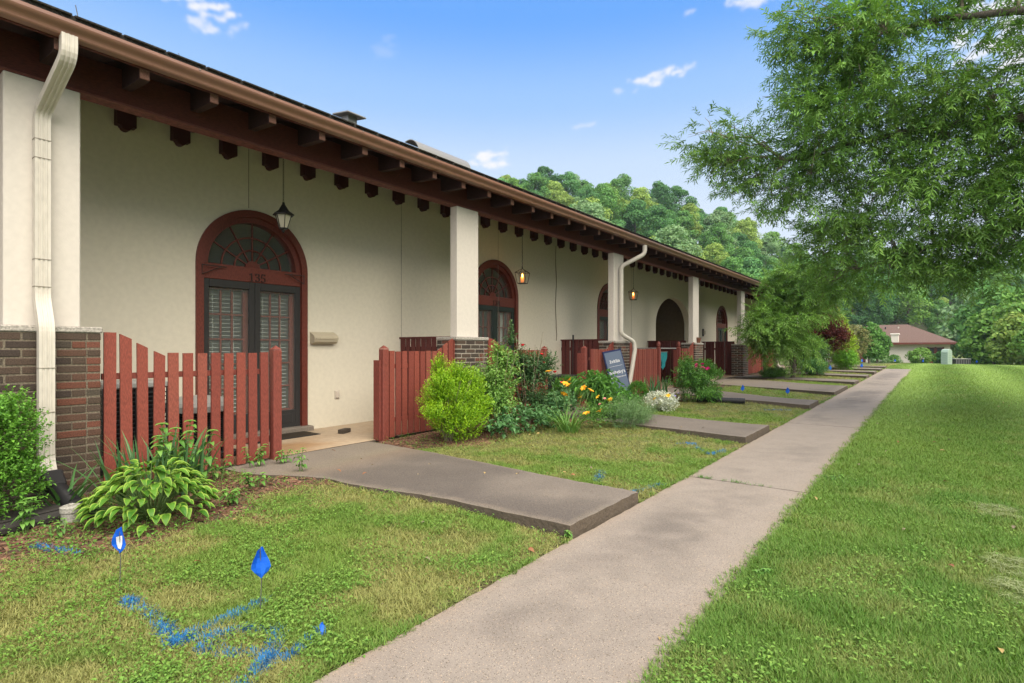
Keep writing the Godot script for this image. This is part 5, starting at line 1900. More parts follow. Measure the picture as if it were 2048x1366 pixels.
func build_big_tree() -> void:
	var base := Vector3(11.5, 0.0, 4.6)   # local z is +, that is on the lawn side
	var t := thing("willow_oak", "large willow oak with low drooping limbs over the lawn", "tree", Vector3(11.5, gy(11.5, -4.6), -4.6))
	var y0 := gy(11.5, -4.6)
	var org := Vector3(11.5, y0, 4.6)
	var blobs := [BLOBS]
	var all := []
	all.append_array(BLOBS)
	for e in [[11.4, 7.4, -0.35, 0.6], [11.3, 7.6, 0.45, 0.5], [11.5, 6.9, -1.1, 0.7]]:
		all.append(e)
	for k in 34:
		# the rest of the crown, above and beyond the frame
		var a := rng.randf() * TAU
		var r := rng.randf_range(1.0, 5.6)
		var y := rng.randf_range(4.2, 10.8)
		var c := [11.5 + r * cos(a), y, -4.6 + r * sin(a) * 0.9, rng.randf_range(0.8, 1.2)]
		if c[2] > -1.9 and y < 7.4:
			continue
		if c[2] > -0.6:
			continue
		all.append(c)
	var tm := MB.new()
	tm.tube([Vector3(0, -0.4, 0), Vector3(0.03, 0.5, 0), Vector3(-0.05, 2.0, -0.1), Vector3(0.1, 3.6, -0.15), Vector3(0.0, 6.0, -0.3), Vector3(0.1, 9.5, -0.2)], [0.52, 0.38, 0.33, 0.28, 0.2, 0.05], 12, false)
	part(t, "trunk", tm.mesh(), M.bark)
	# limbs: main arms and twigs to every leaf mass
	var arms := [[Vector3(-0.05, 2.2, -0.1), Vector3(0.2, 3.0, -1.6), Vector3(0.3, 3.15, -3.2), Vector3(0.45, 2.95, -4.6), Vector3(0.9, 2.6, -6.0)], [Vector3(0.05, 3.0, -0.1), Vector3(-0.1, 4.4, -1.8), Vector3(0.05, 4.75, -3.6), Vector3(0.2, 4.9, -5.4), Vector3(0.2, 4.8, -7.2)], [Vector3(0.05, 3.8, -0.2), Vector3(0.0, 5.6, -1.8), Vector3(-0.2, 6.3, -3.6), Vector3(-0.3, 6.6, -5.6)], [Vector3(0.0, 4.6, -0.2), Vector3(0.1, 6.8, -1.6), Vector3(0.1, 8.2, -2.6)], [Vector3(0, 3.0, 0), Vector3(1.6, 4.4, 1.2), Vector3(3.4, 5.2, 2.4)], [Vector3(0, 3.4, 0), Vector3(-1.6, 5.0, 1.0), Vector3(-3.0, 6.2, 1.8)]]
	for a in arms:
		var lm := MB.new()
		var rad := []
		var pts := []
		for i in a.size() - 1:
			for q in 5:
				var tt := q / 5.0
				var p: Vector3 = (a[i] as Vector3).cubic_interpolate(a[i + 1], a[maxi(i - 1, 0)], a[mini(i + 2, a.size() - 1)], tt)
				pts.append(p + ball() * 0.03)
				rad.append(lerpf(0.13, 0.025, (i + tt) / (a.size() - 1.0)))
		lm.tube(pts, rad, 7, false)
		part(t, "limb", lm.mesh(), M.bark)
	for b in all:
		var c := Vector3(b[0], b[1], -b[2]) - org
		# nearest point on an arm
		var best := Vector3.ZERO
		var bd := 1e9
		for a in arms:
			for i in a.size() - 1:
				for q in 6:
					var p: Vector3 = (a[i] as Vector3).lerp(a[i + 1], q / 6.0)
					var dd := p.distance_to(c) + 0.6 * maxf(0.0, p.length() - c.length())
					if dd < bd:
						bd = dd
						best = p
		var bm := MB.new()
		var mid := (best + c) * 0.5 + Vector3(0, 0.12 * bd, 0) + ball() * 0.12
		bm.tube([best, best.lerp(mid, 0.5) + ball() * 0.05, mid, mid.lerp(c, 0.5) + ball() * 0.08, c], [0.032, 0.026, 0.02, 0.014, 0.008], 5, false)
		for k in 9:
			var e := c + ball() * (b[3] as float) * 0.95
			var st := mid.lerp(c, rng.randf_range(0.4, 1.0))
			bm.tube([st, (st + e) * 0.5 + Vector3(0, 0.08, 0), e - Vector3(0, 0.06, 0)], [0.009, 0.006, 0.003], 4, false)
		part(t, "branch", bm.mesh(), M.twig)
	var sprays := []
	for k in 3:
		sprays.append(spray_mesh(0.36, 15, 0.115, 0.022, 0.5))
	spray_cloud(t, all, 335.0, sprays, M.leaf, org, [Color(0.115, 0.240, 0.050), Color(0.215, 0.375, 0.090)])
	# smaller drooping tree in the far front yard
	var w := thing("drooping_tree", "small drooping willow oak covering the far end of the porch", "tree", Vector3(20.9, gy(20.9, 3.9), 3.9))
	var wo := Vector3(20.9, gy(20.9, 3.9), -3.9)
	var wm := MB.new()
	wm.tube([Vector3(0, -0.2, 0), Vector3(0.05, 1.0, 0.03), Vector3(0.0, 2.2, 0.1), Vector3(0.05, 3.4, 0.1)], [0.085, 0.065, 0.05, 0.02], 8, false)
	for b in SMALL:
		var c := Vector3(b[0], b[1], -b[2]) - wo
		wm.tube([Vector3(0, clampf(c.y * 0.6 + 0.3, 0.6, 2.6), 0.05), c * Vector3(0.5, 1.0, 0.5) + Vector3(0, 0.35, 0), c], [0.03, 0.02, 0.008], 5, false)
	part(w, "trunk", wm.mesh(), M.bark)
	spray_cloud(w, SMALL, 430.0, sprays, M.leaf, wo, [Color(0.105, 0.225, 0.045), Color(0.200, 0.355, 0.080)], 1.2)

const BLOBS := [[11.16,5.53,3.53,0.52],[11.71,5.51,3.15,0.63],[11.89,5.08,2.58,0.75],[11.77,4.64,3.07,0.46],[11.25,4.98,3.41,0.40],[11.68,4.27,2.54,0.49],[11.12,7.24,1.95,0.56],[11.26,6.65,1.77,0.77],[11.45,6.06,2.01,0.70],[11.10,6.87,1.32,0.79],[11.44,6.00,1.21,0.94],[11.57,5.27,1.70,0.93],[11.68,4.40,1.88,0.71],[11.15,6.47,0.60,0.79],[11.49,5.56,0.48,0.94],[11.77,4.85,0.78,0.98],[11.84,4.01,1.02,0.82],[11.30,6.56,0.07,0.45],[11.25,5.60,-0.18,0.72],[11.71,4.80,-0.13,0.88],[11.75,3.93,0.14,0.90],[11.87,3.24,0.64,0.76],[11.97,3.43,1.34,0.52],[12.47,3.28,1.83,0.60],[12.78,2.83,1.43,0.60],[11.42,5.27,-0.74,0.74],[11.74,4.40,-0.82,0.80],[11.85,3.66,-0.64,0.78],[11.84,3.14,-0.13,0.68],[12.12,2.8,0.66,0.45],[12.05,2.75,0.01,0.38],[11.80,2.76,-0.58,0.61],[11.66,3.32,-1.05,0.63],[11.57,5.84,-1.10,0.46],[11.81,4.76,-1.40,0.85],[11.90,3.60,-1.52,0.85],[11.30,7.16,0.90,0.60],[11.66,2.9,-1.05,0.40],[13.1,2.65,1.75,0.40]]
const SMALL := [[20.70,2.99,4.26,0.69],[21.12,3.17,3.71,1.04],[22.1,3.4,3.24,0.75],[19.85,2.11,4.54,0.67],[20.26,2.11,4.01,0.93],[20.00,1.43,4.34,0.67],[20.69,1.27,3.78,0.85],[20.57,3.45,3.61,0.76],[19.23,2.09,4.86,0.36],[20.81,3.68,4.12,0.60]]

# ------------------------------------------------------------------ garden plants
# leafy mass of sprigs filling some blobs [centre, radii]; colours from c0 to c1
func leafy(blobs: Array, sprigs: int, per: int, slen: float, ll: float, lw: float, c0: Color, c1: Color, upness := 0.5, droop := 0.1, inner := 0.55) -> ArrayMesh:
	var m := MB.new()
	var wsum := 0.0
	for b in blobs:
		wsum += (b[1] as Vector3).x * (b[1] as Vector3).y
	for b in blobs:
		var r: Vector3 = b[1]
		var n := int(sprigs * r.x * r.y / wsum)
		for k in n:
			var dir := ball()
			if dir.y < -0.3 and rng.randf() < 0.6:
				dir.y *= -1.0
			var p: Vector3 = b[0] + dir * r * rng.randf_range(inner, 1.0)
			if p.y < 0.02: p.y = 0.02 + rng.randf() * 0.05
			var fw := (dir + Vector3.UP * upness + ball() * 0.45).normalized()
			var br := rng.randf_range(0.8, 1.2)
			var mix := rng.randf()
			var q := p - fw * slen * 0.5
			for j in per:
				var t := (j + 0.5) / per
				var sd := ball()
				sd = (sd - fw * sd.dot(fw)).normalized()
				var ld := (fw * 0.6 + sd * 0.9).normalized()
				var c := c0.lerp(c1, clampf(mix * 0.7 + t * 0.4 + rng.randf_range(-0.15, 0.15), 0, 1)) * (br * rng.randf_range(0.88, 1.12))
				m.col = c
				m.leaf(q + fw * slen * t, ld, Vector3(rng.randf_range(-0.5, 0.5), 1, rng.randf_range(-0.5, 0.5)), ll * rng.randf_range(0.7, 1.2), lw * rng.randf_range(0.8, 1.2), 0.15, droop)
	return m.mesh()

func stems(list: Array, r: float) -> ArrayMesh:
	var m := MB.new()
	for s in list:
		var b: Vector3 = s[0]
		var e: Vector3 = s[1]
		m.tube([b, b.lerp(e, 0.5) + Vector3(rng.randf_range(-0.02, 0.02), 0.03, rng.randf_range(-0.02, 0.02)), e], [r, r * 0.8, r * 0.4], 5, false)
	return m.mesh()

func plant(called: String, label: String, cat: String, s: float, d: float, group := "") -> Node3D:
	return thing(called, label, cat, Vector3(s, gy(s, d), d), 0.0, group)

func flower_mesh(petals: int, r: float, w: float, c: Color, centre: Color, cup: float) -> ArrayMesh:
	var m := MB.new()
	for k in petals:
		var a := TAU * k / petals
		var dir := Vector3(cos(a), cup, sin(a)).normalized()
		m.col = c * rng.randf_range(0.85, 1.1)
		m.broad(Vector3.ZERO, dir, Vector3.UP, r, w, 0.15, Color(-1, 0, 0), 4)
	m.col = centre
	m.box(Vector3(0, r * 0.12, 0), Vector3(r * 0.2, r * 0.25, r * 0.2), r * 0.05)
	return m.mesh()

func bloom(p: Node3D, mesh: Mesh, at: Vector3) -> void:
	part(p, "flower", mesh, M.petal, at, Basis.from_euler(Vector3(rng.randf_range(-0.3, 0.9), rng.randf() * TAU, rng.randf_range(-0.6, -0.1))))

func build_plants() -> void:
	var p: Node3D
	# clipped box shrub at the nearest pier
	p = plant("box_shrub", "dense glossy green box shrub beside the nearest brick pier", "shrub", 0.74, 5.22)
	part(p, "foliage", leafy([[Vector3(0, 0.52, 0), Vector3(0.30, 0.42, 0.30)], [Vector3(0.08, 0.30, 0.06), Vector3(0.32, 0.30, 0.28)], [Vector3(-0.1, 0.85, 0), Vector3(0.18, 0.18, 0.18)], [Vector3(0.12, 0.62, 0.0), Vector3(0.28, 0.36, 0.28)], [Vector3(-0.2, 0.5, 0.1), Vector3(0.3, 0.4, 0.3)]], 2600, 9, 0.09, 0.026, 0.016, Color(0.060, 0.175, 0.025), Color(0.16, 0.35, 0.055), 0.8), M.leaf).set_meta("kind", "stuff")
	part(p, "stems", stems([[Vector3(0, 0, 0), Vector3(0, 0.8, 0)], [Vector3(0, 0, 0), Vector3(0.2, 0.6, 0.1)], [Vector3(0, 0, 0), Vector3(-0.2, 0.6, 0.1)]], 0.012), M.twig)
	# iris leaves
	var bl := []
	for k in 4:
		var m := MB.new()
		m.col = [Color(0.075, 0.17, 0.075), Color(0.06, 0.15, 0.07), Color(0.095, 0.20, 0.085), Color(0.07, 0.165, 0.055)][k]
		m.blade(Vector3.ZERO, Vector3(0, 1, 0.12 + 0.10 * k).normalized(), 0.034, 0.5 + 0.05 * k, 0.15 + 0.3 * k, 5)
		bl.append(m.mesh())
	p = plant("iris_clump", "clump of sword shaped iris leaves behind the hosta", "plant", 1.86, 5.18)
	for k in 80:
		var a := rng.randf() * TAU
		var r := sqrt(rng.randf()) * 0.24
		part(p, "leaf", bl[rng.randi() % 4], M.leaf, Vector3(r * cos(a) * 1.5, 0, r * sin(a)), Basis(Vector3.UP, -a + PI * 0.5 + rng.randf_range(-0.9, 0.9)).scaled(Vector3.ONE * rng.randf_range(0.75, 1.12)))
	p = plant("iris_clump", "few arching strap leaves beside the white pipe cap", "plant", 1.16, 5.22)
	for k in 11:
		part(p, "leaf", bl[3], M.leaf, Vector3(rng.randf_range(-0.05, 0.12), 0, rng.randf_range(-0.05, 0.05)), Basis(Vector3.UP, rng.randf() * TAU).scaled(Vector3(0.8, 0.7, 0.8)))
	# variegated hosta
	var hl := []
	for k in 5:
		var m := MB.new()
		m.col = [Color(0.06, 0.16, 0.022), Color(0.08, 0.19, 0.026), Color(0.045, 0.135, 0.018), Color(0.095, 0.21, 0.03), Color(0.068, 0.175, 0.025)][k]
		m.broad(Vector3.ZERO, Vector3(0, 0.12, 1).normalized(), Vector3.UP, 0.105 + 0.006 * k, 0.066, 0.2 + 0.07 * k, Color(0.22, 0.34, 0.06))
		hl.append(m.mesh())
	p = plant("hosta", "low mound of green hosta leaves with pale yellow rims", "plant", 1.58, 4.55)
	var hs := []
	for k in 290:
		var a := rng.randf() * TAU
		var t := sqrt(rng.randf())
		var r := 0.05 + 0.36 * t
		var at := Vector3(r * cos(a) * 0.88, 0.36 * (1.0 - 0.72 * t * t) + rng.randf_range(-0.05, 0.05), r * sin(a) * 1.1)
		at.y = maxf(at.y, 0.05)
		part(p, "leaf", hl[rng.randi() % 5], M.leaf, at, Basis(Vector3.UP, -a + PI * 0.5 + rng.randf_range(-0.5, 0.5)) * Basis(Vector3.RIGHT, rng.randf_range(-0.35, 0.35) + 0.15 * t) * Basis().scaled(Vector3.ONE * rng.randf_range(0.68, 1.0)))
		if k % 2 == 0: hs.append([Vector3(at.x * 0.2, 0, at.z * 0.2), at])
	part(p, "stalks", stems(hs, 0.004), leafmat("stalk", Color(0.12, 0.2, 0.06)))
	# broad leaved perennial against the fence
	var pl := []
	for k in 4:
		var m := MB.new()
		m.col = [Color(0.12, 0.26, 0.055), Color(0.10, 0.23, 0.05), Color(0.15, 0.30, 0.07), Color(0.085, 0.20, 0.045)][k]
		m.broad(Vector3.ZERO, Vector3(0, 0.25, 1).normalized(), Vector3.UP, 0.12, 0.062, 0.4 + 0.1 * k)
		pl.append(m.mesh())
	var stemmed := [["leafy_perennial", "upright broad leaved green plant rising among the iris leaves", 2.02, 5.05, 9, 0.62, 0.17], ["young_weed", "small leafy weed growing at the foot of the nearest picket fence", 2.85, 5.50, 4, 0.22, 0.08], ["young_weed", "single lobed weed beside the tan porch concrete", 3.02, 4.93, 2, 0.26, 0.03], ["young_weed", "low green weed at the corner of the gate post", 3.12, 5.45, 3, 0.15, 0.06], ["young_weed", "small weed in the bark between the hosta and the walkway curve", 2.45, 4.75, 3, 0.15, 0.08], ["young_weed", "low weed in the bark right beside the hosta mound", 2.1, 4.45, 3, 0.13, 0.10], ["young_weed", "leafy weed in the bark behind the blue paint streak", 1.05, 4.55, 4, 0.12, 0.10], ["young_weed", "weed cluster in the bark below the fourth picket", 2.35, 5.25, 4, 0.24, 0.12], ["young_weed", "broad leaf weed in front of the box shrub", 0.93, 4.86, 3, 0.26, 0.08], ["young_weed", "leafy weed leaning over the lawn edge of the footpath", 3.29, 0.76, 3, 0.05, 0.05], ["young_weed", "weed tuft at the near front corner of the dark walkway slab", 3.13, 1.95, 2, 0.06, 0.03], ["young_weed", "dark green weed cluster beside the footpath near its joint", 5.9, 0.72, 4, 0.05, 0.09]]
	for q in stemmed:
		p = plant(q[0], q[1], "plant" if q[0] == "leafy_perennial" else "weed", q[2], q[3], "" if q[0] == "leafy_perennial" else "weeds in the planting bed")
		var st := []
		for k in q[4]:
			var a := rng.randf() * TAU
			var r: float = q[6] * sqrt(rng.randf())
			var b := Vector3(r * cos(a) * 0.6, 0, r * sin(a) * 0.6)
			var h: float = q[5] * rng.randf_range(0.65, 1.0)
			var e := Vector3(r * cos(a) * 1.5, h, r * sin(a) * 1.5)
			st.append([b, e])
			var lv := int(3 + h * 7.0)
			var ls: float = 1.0 if q[0] == "leafy_perennial" else (0.62 if q[5] > 0.12 else 0.36)
			for j in lv:
				for sd in 2:
					var t := 0.25 + 0.75 * (j + 0.5) / lv
					var an := j * 1.57 + sd * PI + rng.randf_range(-0.3, 0.3)
					part(p, "leaf", pl[rng.randi() % 4], M.leaf, b.lerp(e, t) , Basis(Vector3.UP, an) * Basis().scaled(Vector3.ONE * ls * (1.15 - 0.45 * t) * rng.randf_range(0.8, 1.15)))
			for j in 4:
				part(p, "leaf", pl[2], M.leaf, e, Basis(Vector3.UP, j * 1.57 + 0.4) * Basis(Vector3.RIGHT, -0.5) * Basis().scaled(Vector3.ONE * ls * 0.55))
		part(p, "stalks", stems(st, 0.005), M.stalk)
	# bright yellow green shrub
	p = plant("golden_shrub", "bright yellow green twiggy shrub in front of the second picket fence", "shrub", 5.12, 4.98)
	part(p, "foliage", leafy([[Vector3(0, 0.48, 0), Vector3(0.38, 0.38, 0.40)], [Vector3(-0.26, 0.70, 0.14), Vector3(0.17, 0.24, 0.16)], [Vector3(0.16, 0.80, 0.0), Vector3(0.22, 0.22, 0.22)], [Vector3(-0.05, 0.90, -0.12), Vector3(0.10, 0.20, 0.10)], [Vector3(0.36, 0.68, 0.05), Vector3(0.22, 0.25, 0.2)], [Vector3(-0.46, 0.42, 0.22), Vector3(0.16, 0.11, 0.15)], [Vector3(0.42, 0.42, 0.15), Vector3(0.2, 0.2, 0.2)], [Vector3(0.1, 0.25, 0.12), Vector3(0.40, 0.25, 0.34)]], 4000, 10, 0.14, 0.023, 0.015, Color(0.095, 0.25, 0.012), Color(0.29, 0.46, 0.028), 0.9, 0.1, 0.35), M.leaf).set_meta("kind", "stuff")
	var st := []
	for k in 12:
		var a := k * 2.4
		st.append([Vector3(0.04 * cos(a), 0, 0.04 * sin(a)), Vector3(0.3 * cos(a), 0.8, 0.3 * sin(a))])
	part(p, "stems", stems(st, 0.006), M.twig)
	# light shrub and rose
	p = plant("arching_shrub", "loose arching shrub with mid green leaves beside the yellow green shrub", "shrub", 6.05, 5.0)
	part(p, "foliage", leafy([[Vector3(0, 0.66, 0), Vector3(0.38, 0.36, 0.30)], [Vector3(0.16, 1.08, -0.05), Vector3(0.10, 0.22, 0.10)], [Vector3(-0.1, 0.4, 0.1), Vector3(0.35, 0.28, 0.25)], [Vector3(0.3, 0.95, 0), Vector3(0.2, 0.2, 0.2)]], 760, 9, 0.2, 0.05, 0.028, Color(0.085, 0.20, 0.050), Color(0.21, 0.36, 0.09), 0.4, 0.2, 0.25), M.leaf).set_meta("kind", "stuff")
	st = []
	for k in 9:
		var a := k * 2.4
		st.append([Vector3(0.04 * cos(a), 0, 0.04 * sin(a)), Vector3(0.3 * cos(a) + 0.1, 1.15, 0.28 * sin(a))])
	part(p, "stems", stems(st, 0.006), M.twig)
	p = plant("rose_bush", "tall rose bush with dark leaves and a few red flowers", "shrub", 6.95, 5.05)
	part(p, "foliage", leafy([[Vector3(0, 0.72, 0), Vector3(0.42, 0.38, 0.32)], [Vector3(-0.22, 0.98, 0.0), Vector3(0.25, 0.22, 0.2)], [Vector3(-0.42, 1.30, 0.0), Vector3(0.06, 0.26, 0.06)], [Vector3(0.28, 0.85, 0.1), Vector3(0.3, 0.3, 0.25)], [Vector3(0.1, 0.35, 0.1), Vector3(0.4, 0.25, 0.3)]], 1000, 9, 0.17, 0.042, 0.024, Color(0.035, 0.085, 0.040), Color(0.085, 0.165, 0.065), 0.4, 0.15, 0.25), M.leaf).set_meta("kind", "stuff")
	st = []
	for k in 12:
		var a := k * 2.4
		st.append([Vector3(0.04 * cos(a), 0, 0.04 * sin(a)), Vector3(0.38 * cos(a) - 0.1, 1.0 + 0.04 * k, 0.3 * sin(a))])
	part(p, "stems", stems(st, 0.007), M.twig)
	var red := flower_mesh(9, 0.045, 0.05, Color(0.62, 0.012, 0.02), Color(0.4, 0.0, 0.01), 0.9)
	for f in [Vector3(-0.28, 1.22, 0.12), Vector3(0.16, 1.08, 0.16), Vector3(0.33, 0.80, 0.3), Vector3(0.55, 0.62, 0.28), Vector3(0.1, 0.95, 0.25)]:
		bloom(p, red, f)
	# low broad leaved plants
	p = plant("ground_shrub", "low blue green broad leaved plants under the rose bush", "plant", 5.85, 4.62)
	part(p, "foliage", leafy([[Vector3(0, 0.16, 0), Vector3(0.40, 0.18, 0.28)], [Vector3(0.5, 0.18, 0.0), Vector3(0.35, 0.2, 0.3)], [Vector3(0.9, 0.14, 0.05), Vector3(0.3, 0.16, 0.25)], [Vector3(1.35, 0.26, -0.15), Vector3(0.4, 0.26, 0.25)], [Vector3(1.9, 0.3, -0.3), Vector3(0.4, 0.3, 0.25)]], 330, 7, 0.14, 0.075, 0.045, Color(0.055, 0.145, 0.058), Color(0.11, 0.235, 0.095), 0.8, 0.2, 0.3), M.leaf).set_meta("kind", "stuff")
	part(p, "stems", stems([[Vector3(0, 0, 0), Vector3(0.1, 0.2, 0)], [Vector3(0.5, 0, 0), Vector3(0.55, 0.25, 0)]], 0.005), M.twig)
	# daylilies
	p = plant("daylily", "daylily clump with arching leaves and yellow orange flowers", "plant", 6.62, 4.10)
	var dl := []
	for k in 3:
		var m := MB.new()
		m.col = [Color(0.11, 0.23, 0.05), Color(0.14, 0.27, 0.07), Color(0.09, 0.20, 0.05)][k]
		m.blade(Vector3.ZERO, Vector3(0, 1, 0.35).normalized(), 0.017, 0.58, 1.5 + 0.4 * k, 6)
		dl.append(m.mesh())
	for k in 85:
		var a := rng.randf() * TAU
		var r := sqrt(rng.randf()) * 0.13
		part(p, "leaf", dl[rng.randi() % 3], M.leaf, Vector3(r * cos(a), 0, r * sin(a)), Basis(Vector3.UP, -a + PI * 0.5 + rng.randf_range(-0.6, 0.6)).scaled(Vector3.ONE * rng.randf_range(0.7, 1.1)))
	var lily := flower_mesh(6, 0.07, 0.05, Color(0.80, 0.38, 0.02), Color(0.7, 0.2, 0.01), 0.55)
	var lily2 := flower_mesh(6, 0.052, 0.034, Color(0.82, 0.52, 0.03), Color(0.6, 0.3, 0.01), 0.5)
	st = []
	for f in [[-0.28, 0.55, 0.1], [0.05, 0.50, 0.18], [0.0, 0.28, 0.3], [-0.18, 0.85, -0.2], [0.42, 0.62, -0.25], [0.62, 0.58, -0.1], [0.45, 0.56, 0.1], [0.30, 0.72, -0.15], [-0.08, 0.68, 0.0], [0.38, 0.28, 0.3]]:
		var at := Vector3(f[0], f[1], f[2])
		bloom(p, lily if rng.randf() < 0.6 else lily2, at)
		st.append([Vector3(f[0] * 0.2, 0, f[2] * 0.2), at])
	part(p, "flower_stalks", stems(st, 0.004), M.stalk)
	# round box balls
	for q in [["small round clipped box ball behind the daylilies", 8.6, 5.35, 0.30, 0.34], ["neat round clipped box ball on the bark beyond the drainpipe", 10.25, 4.72, 0.22, 0.25]]:
		p = plant("box_ball", q[0], "shrub", q[1], q[2], "clipped box balls")
		var r: float = q[3]
		part(p, "foliage", leafy([[Vector3(0, q[4], 0), Vector3(r, r * 1.1, r)]], 900, 9, 0.06, 0.018, 0.011, Color(0.035, 0.13, 0.014), Color(0.09, 0.25, 0.03), 0.5, 0.1, 0.75), M.leaf).set_meta("kind", "stuff")
		part(p, "stems", stems([[Vector3.ZERO, Vector3(0, q[4] + r * 0.6, 0)], [Vector3.ZERO, Vector3(r * 0.5, q[4], 0)]], 0.012), M.twig)
	# tall drooping perennial
	p = plant("tall_perennial", "tall drooping leaved green perennial in front of the leaning sign", "plant", 8.25, 4.50)
	part(p, "foliage", leafy([[Vector3(-0.05, 0.50, 0), Vector3(0.40, 0.24, 0.30)], [Vector3(0.05, 0.30, 0.05), Vector3(0.36, 0.26, 0.28)], [Vector3(0.1, 0.25, 0.35), Vector3(0.3, 0.2, 0.2)]], 190, 10, 0.30, 0.125, 0.034, Color(0.05, 0.16, 0.035), Color(0.12, 0.27, 0.06), 0.6, 0.55, 0.2), M.leaf).set_meta("kind", "stuff")
	st = []
	for k in 16:
		var a := k * 2.4
		st.append([Vector3(0.12 * cos(a), 0, 0.12 * sin(a)), Vector3(0.34 * cos(a), 0.66, 0.26 * sin(a))])
	part(p, "stems", stems(st, 0.006), M.stalk)
	# small flowering plant
	p = plant("flowering_plant", "small bushy plant with pink and yellow flowers beside the daylilies", "plant", 7.15, 3.98)
	part(p, "foliage", leafy([[Vector3(0, 0.2, 0), Vector3(0.28, 0.2, 0.24)], [Vector3(0.35, 0.18, 0.1), Vector3(0.22, 0.18, 0.2)]], 260, 8, 0.10, 0.035, 0.018, Color(0.07, 0.17, 0.045), Color(0.15, 0.30, 0.07), 0.8, 0.15, 0.2), M.leaf).set_meta("kind", "stuff")
	part(p, "stems", stems([[Vector3.ZERO, Vector3(0.1, 0.35, 0.1)], [Vector3.ZERO, Vector3(0.3, 0.35, 0.1)], [Vector3.ZERO, Vector3(-0.15, 0.35, 0.0)]], 0.004), M.stalk)
	var pink := flower_mesh(6, 0.028, 0.024, Color(0.70, 0.26, 0.24), Color(0.6, 0.3, 0.1), 0.4)
	for k in 9:
		bloom(p, pink if k % 3 else lily2, Vector3(rng.randf_range(-0.25, 0.45), rng.randf_range(0.30, 0.46), rng.randf_range(-0.1, 0.3)))
	# grey green mound and silver leaves
	p = plant("lavender_cotton", "soft grey green feathery mound at the edge of the walkway", "plant", 7.62, 3.62)
	part(p, "foliage", leafy([[Vector3(-0.1, 0.20, 0), Vector3(0.36, 0.24, 0.32)], [Vector3(0.32, 0.14, 0.0), Vector3(0.34, 0.18, 0.26)]], 900, 12, 0.20, 0.040, 0.005, Color(0.10, 0.20, 0.085), Color(0.19, 0.30, 0.15), 1.0, 0.1, 0.2), M.leaf).set_meta("kind", "stuff")
	part(p, "stems", stems([[Vector3.ZERO, Vector3(0.2, 0.25, 0)], [Vector3.ZERO, Vector3(-0.2, 0.25, 0)]], 0.005), M.twig)
	for q in [["patch of silvery white leaved dusty miller by the feathery mound", 8.30, 4.22, 0.24], ["spreading silvery white dusty miller with small bright flowers beyond the walkway", 9.75, 4.02, 0.42]]:
		p = plant("dusty_miller", q[0], "plant", q[1], q[2], "silver leaved plants")
		var r: float = q[3]
		part(p, "foliage", leafy([[Vector3(0, 0.15, 0), Vector3(r, 0.18, r * 0.7)]], int(260 * r / 0.3), 9, 0.13, 0.05, 0.016, Color(0.36, 0.40, 0.38), Color(0.66, 0.69, 0.68), 0.8, 0.1, 0.3), M.leaf).set_meta("kind", "stuff")
		part(p, "stems", stems([[Vector3.ZERO, Vector3(0.1, 0.22, 0)], [Vector3.ZERO, Vector3(-0.1, 0.22, 0)]], 0.004), M.stalk)
		if r > 0.3:
			var vio := flower_mesh(5, 0.025, 0.025, Color(0.30, 0.28, 0.62), Color(0.5, 0.4, 0.1), 0.4)
			for k in 10:
				bloom(p, lily2 if k < 4 else vio, Vector3(rng.randf_range(-0.45, 0.25), rng.randf_range(0.22, 0.36), rng.randf_range(-0.1, 0.3)))
	p = plant("dark_grass_tuft", "thin dark grassy tuft at the foot of the second drainpipe", "plant", 10.9, 5.05)
	for k in 46:
		part(p, "leaf", dl[2], M.leaf, Vector3(rng.randf_range(-0.1, 0.1), 0, rng.randf_range(-0.1, 0.1)), Basis(Vector3.UP, rng.randf() * TAU).scaled(Vector3(0.6, rng.randf_range(0.6, 0.95), 0.6)))
	p = plant("iris_clump", "iris leaves in front of the fence with the finial post", "plant", 11.9, 5.05)
	for k in 34:
		part(p, "leaf", bl[rng.randi() % 4], M.leaf, Vector3(rng.randf_range(-0.5, 0.4), 0, rng.randf_range(-0.15, 0.15)), Basis(Vector3.UP, rng.randf() * TAU).scaled(Vector3.ONE * rng.randf_range(0.8, 1.15)))
	# mixed perennial with pink flowers
	p = plant("pink_perennial", "bushy perennial with magenta flowers at the edge of the third walkway", "plant", 11.55, 4.15)
	part(p, "foliage", leafy([[Vector3(0, 0.45, 0), Vector3(0.40, 0.36, 0.34)], [Vector3(0.35, 0.35, 0.1), Vector3(0.3, 0.3, 0.28)], [Vector3(-0.2, 0.7, 0), Vector3(0.16, 0.2, 0.16)], [Vector3(0.05, 0.16, 0.4), Vector3(0.42, 0.16, 0.2)], [Vector3(0.35, 0.8, -0.2), Vector3(0.1, 0.2, 0.1)]], 420, 9, 0.2, 0.085, 0.028, Color(0.05, 0.15, 0.035), Color(0.125, 0.27, 0.06), 0.7, 0.35, 0.25), M.leaf).set_meta("kind", "stuff")
	st = []
	for k in 14:
		var a := k * 2.4
		st.append([Vector3(0.12 * cos(a), 0, 0.12 * sin(a)), Vector3(0.4 * cos(a), 0.75, 0.3 * sin(a))])
	part(p, "stems", stems(st, 0.005), M.stalk)
	var mag := flower_mesh(7, 0.045, 0.04, Color(0.72, 0.02, 0.22), Color(0.7, 0.3, 0.3), 0.4)
	for k in 17:
		bloom(p, mag, Vector3(rng.randf_range(0.2, 0.62), rng.randf_range(0.66, 0.80), rng.randf_range(0.0, 0.3)))
	p = plant("green_shrub", "rounded mid green shrub at the corner of the fourth brick pier", "shrub", 15.1, 5.0)
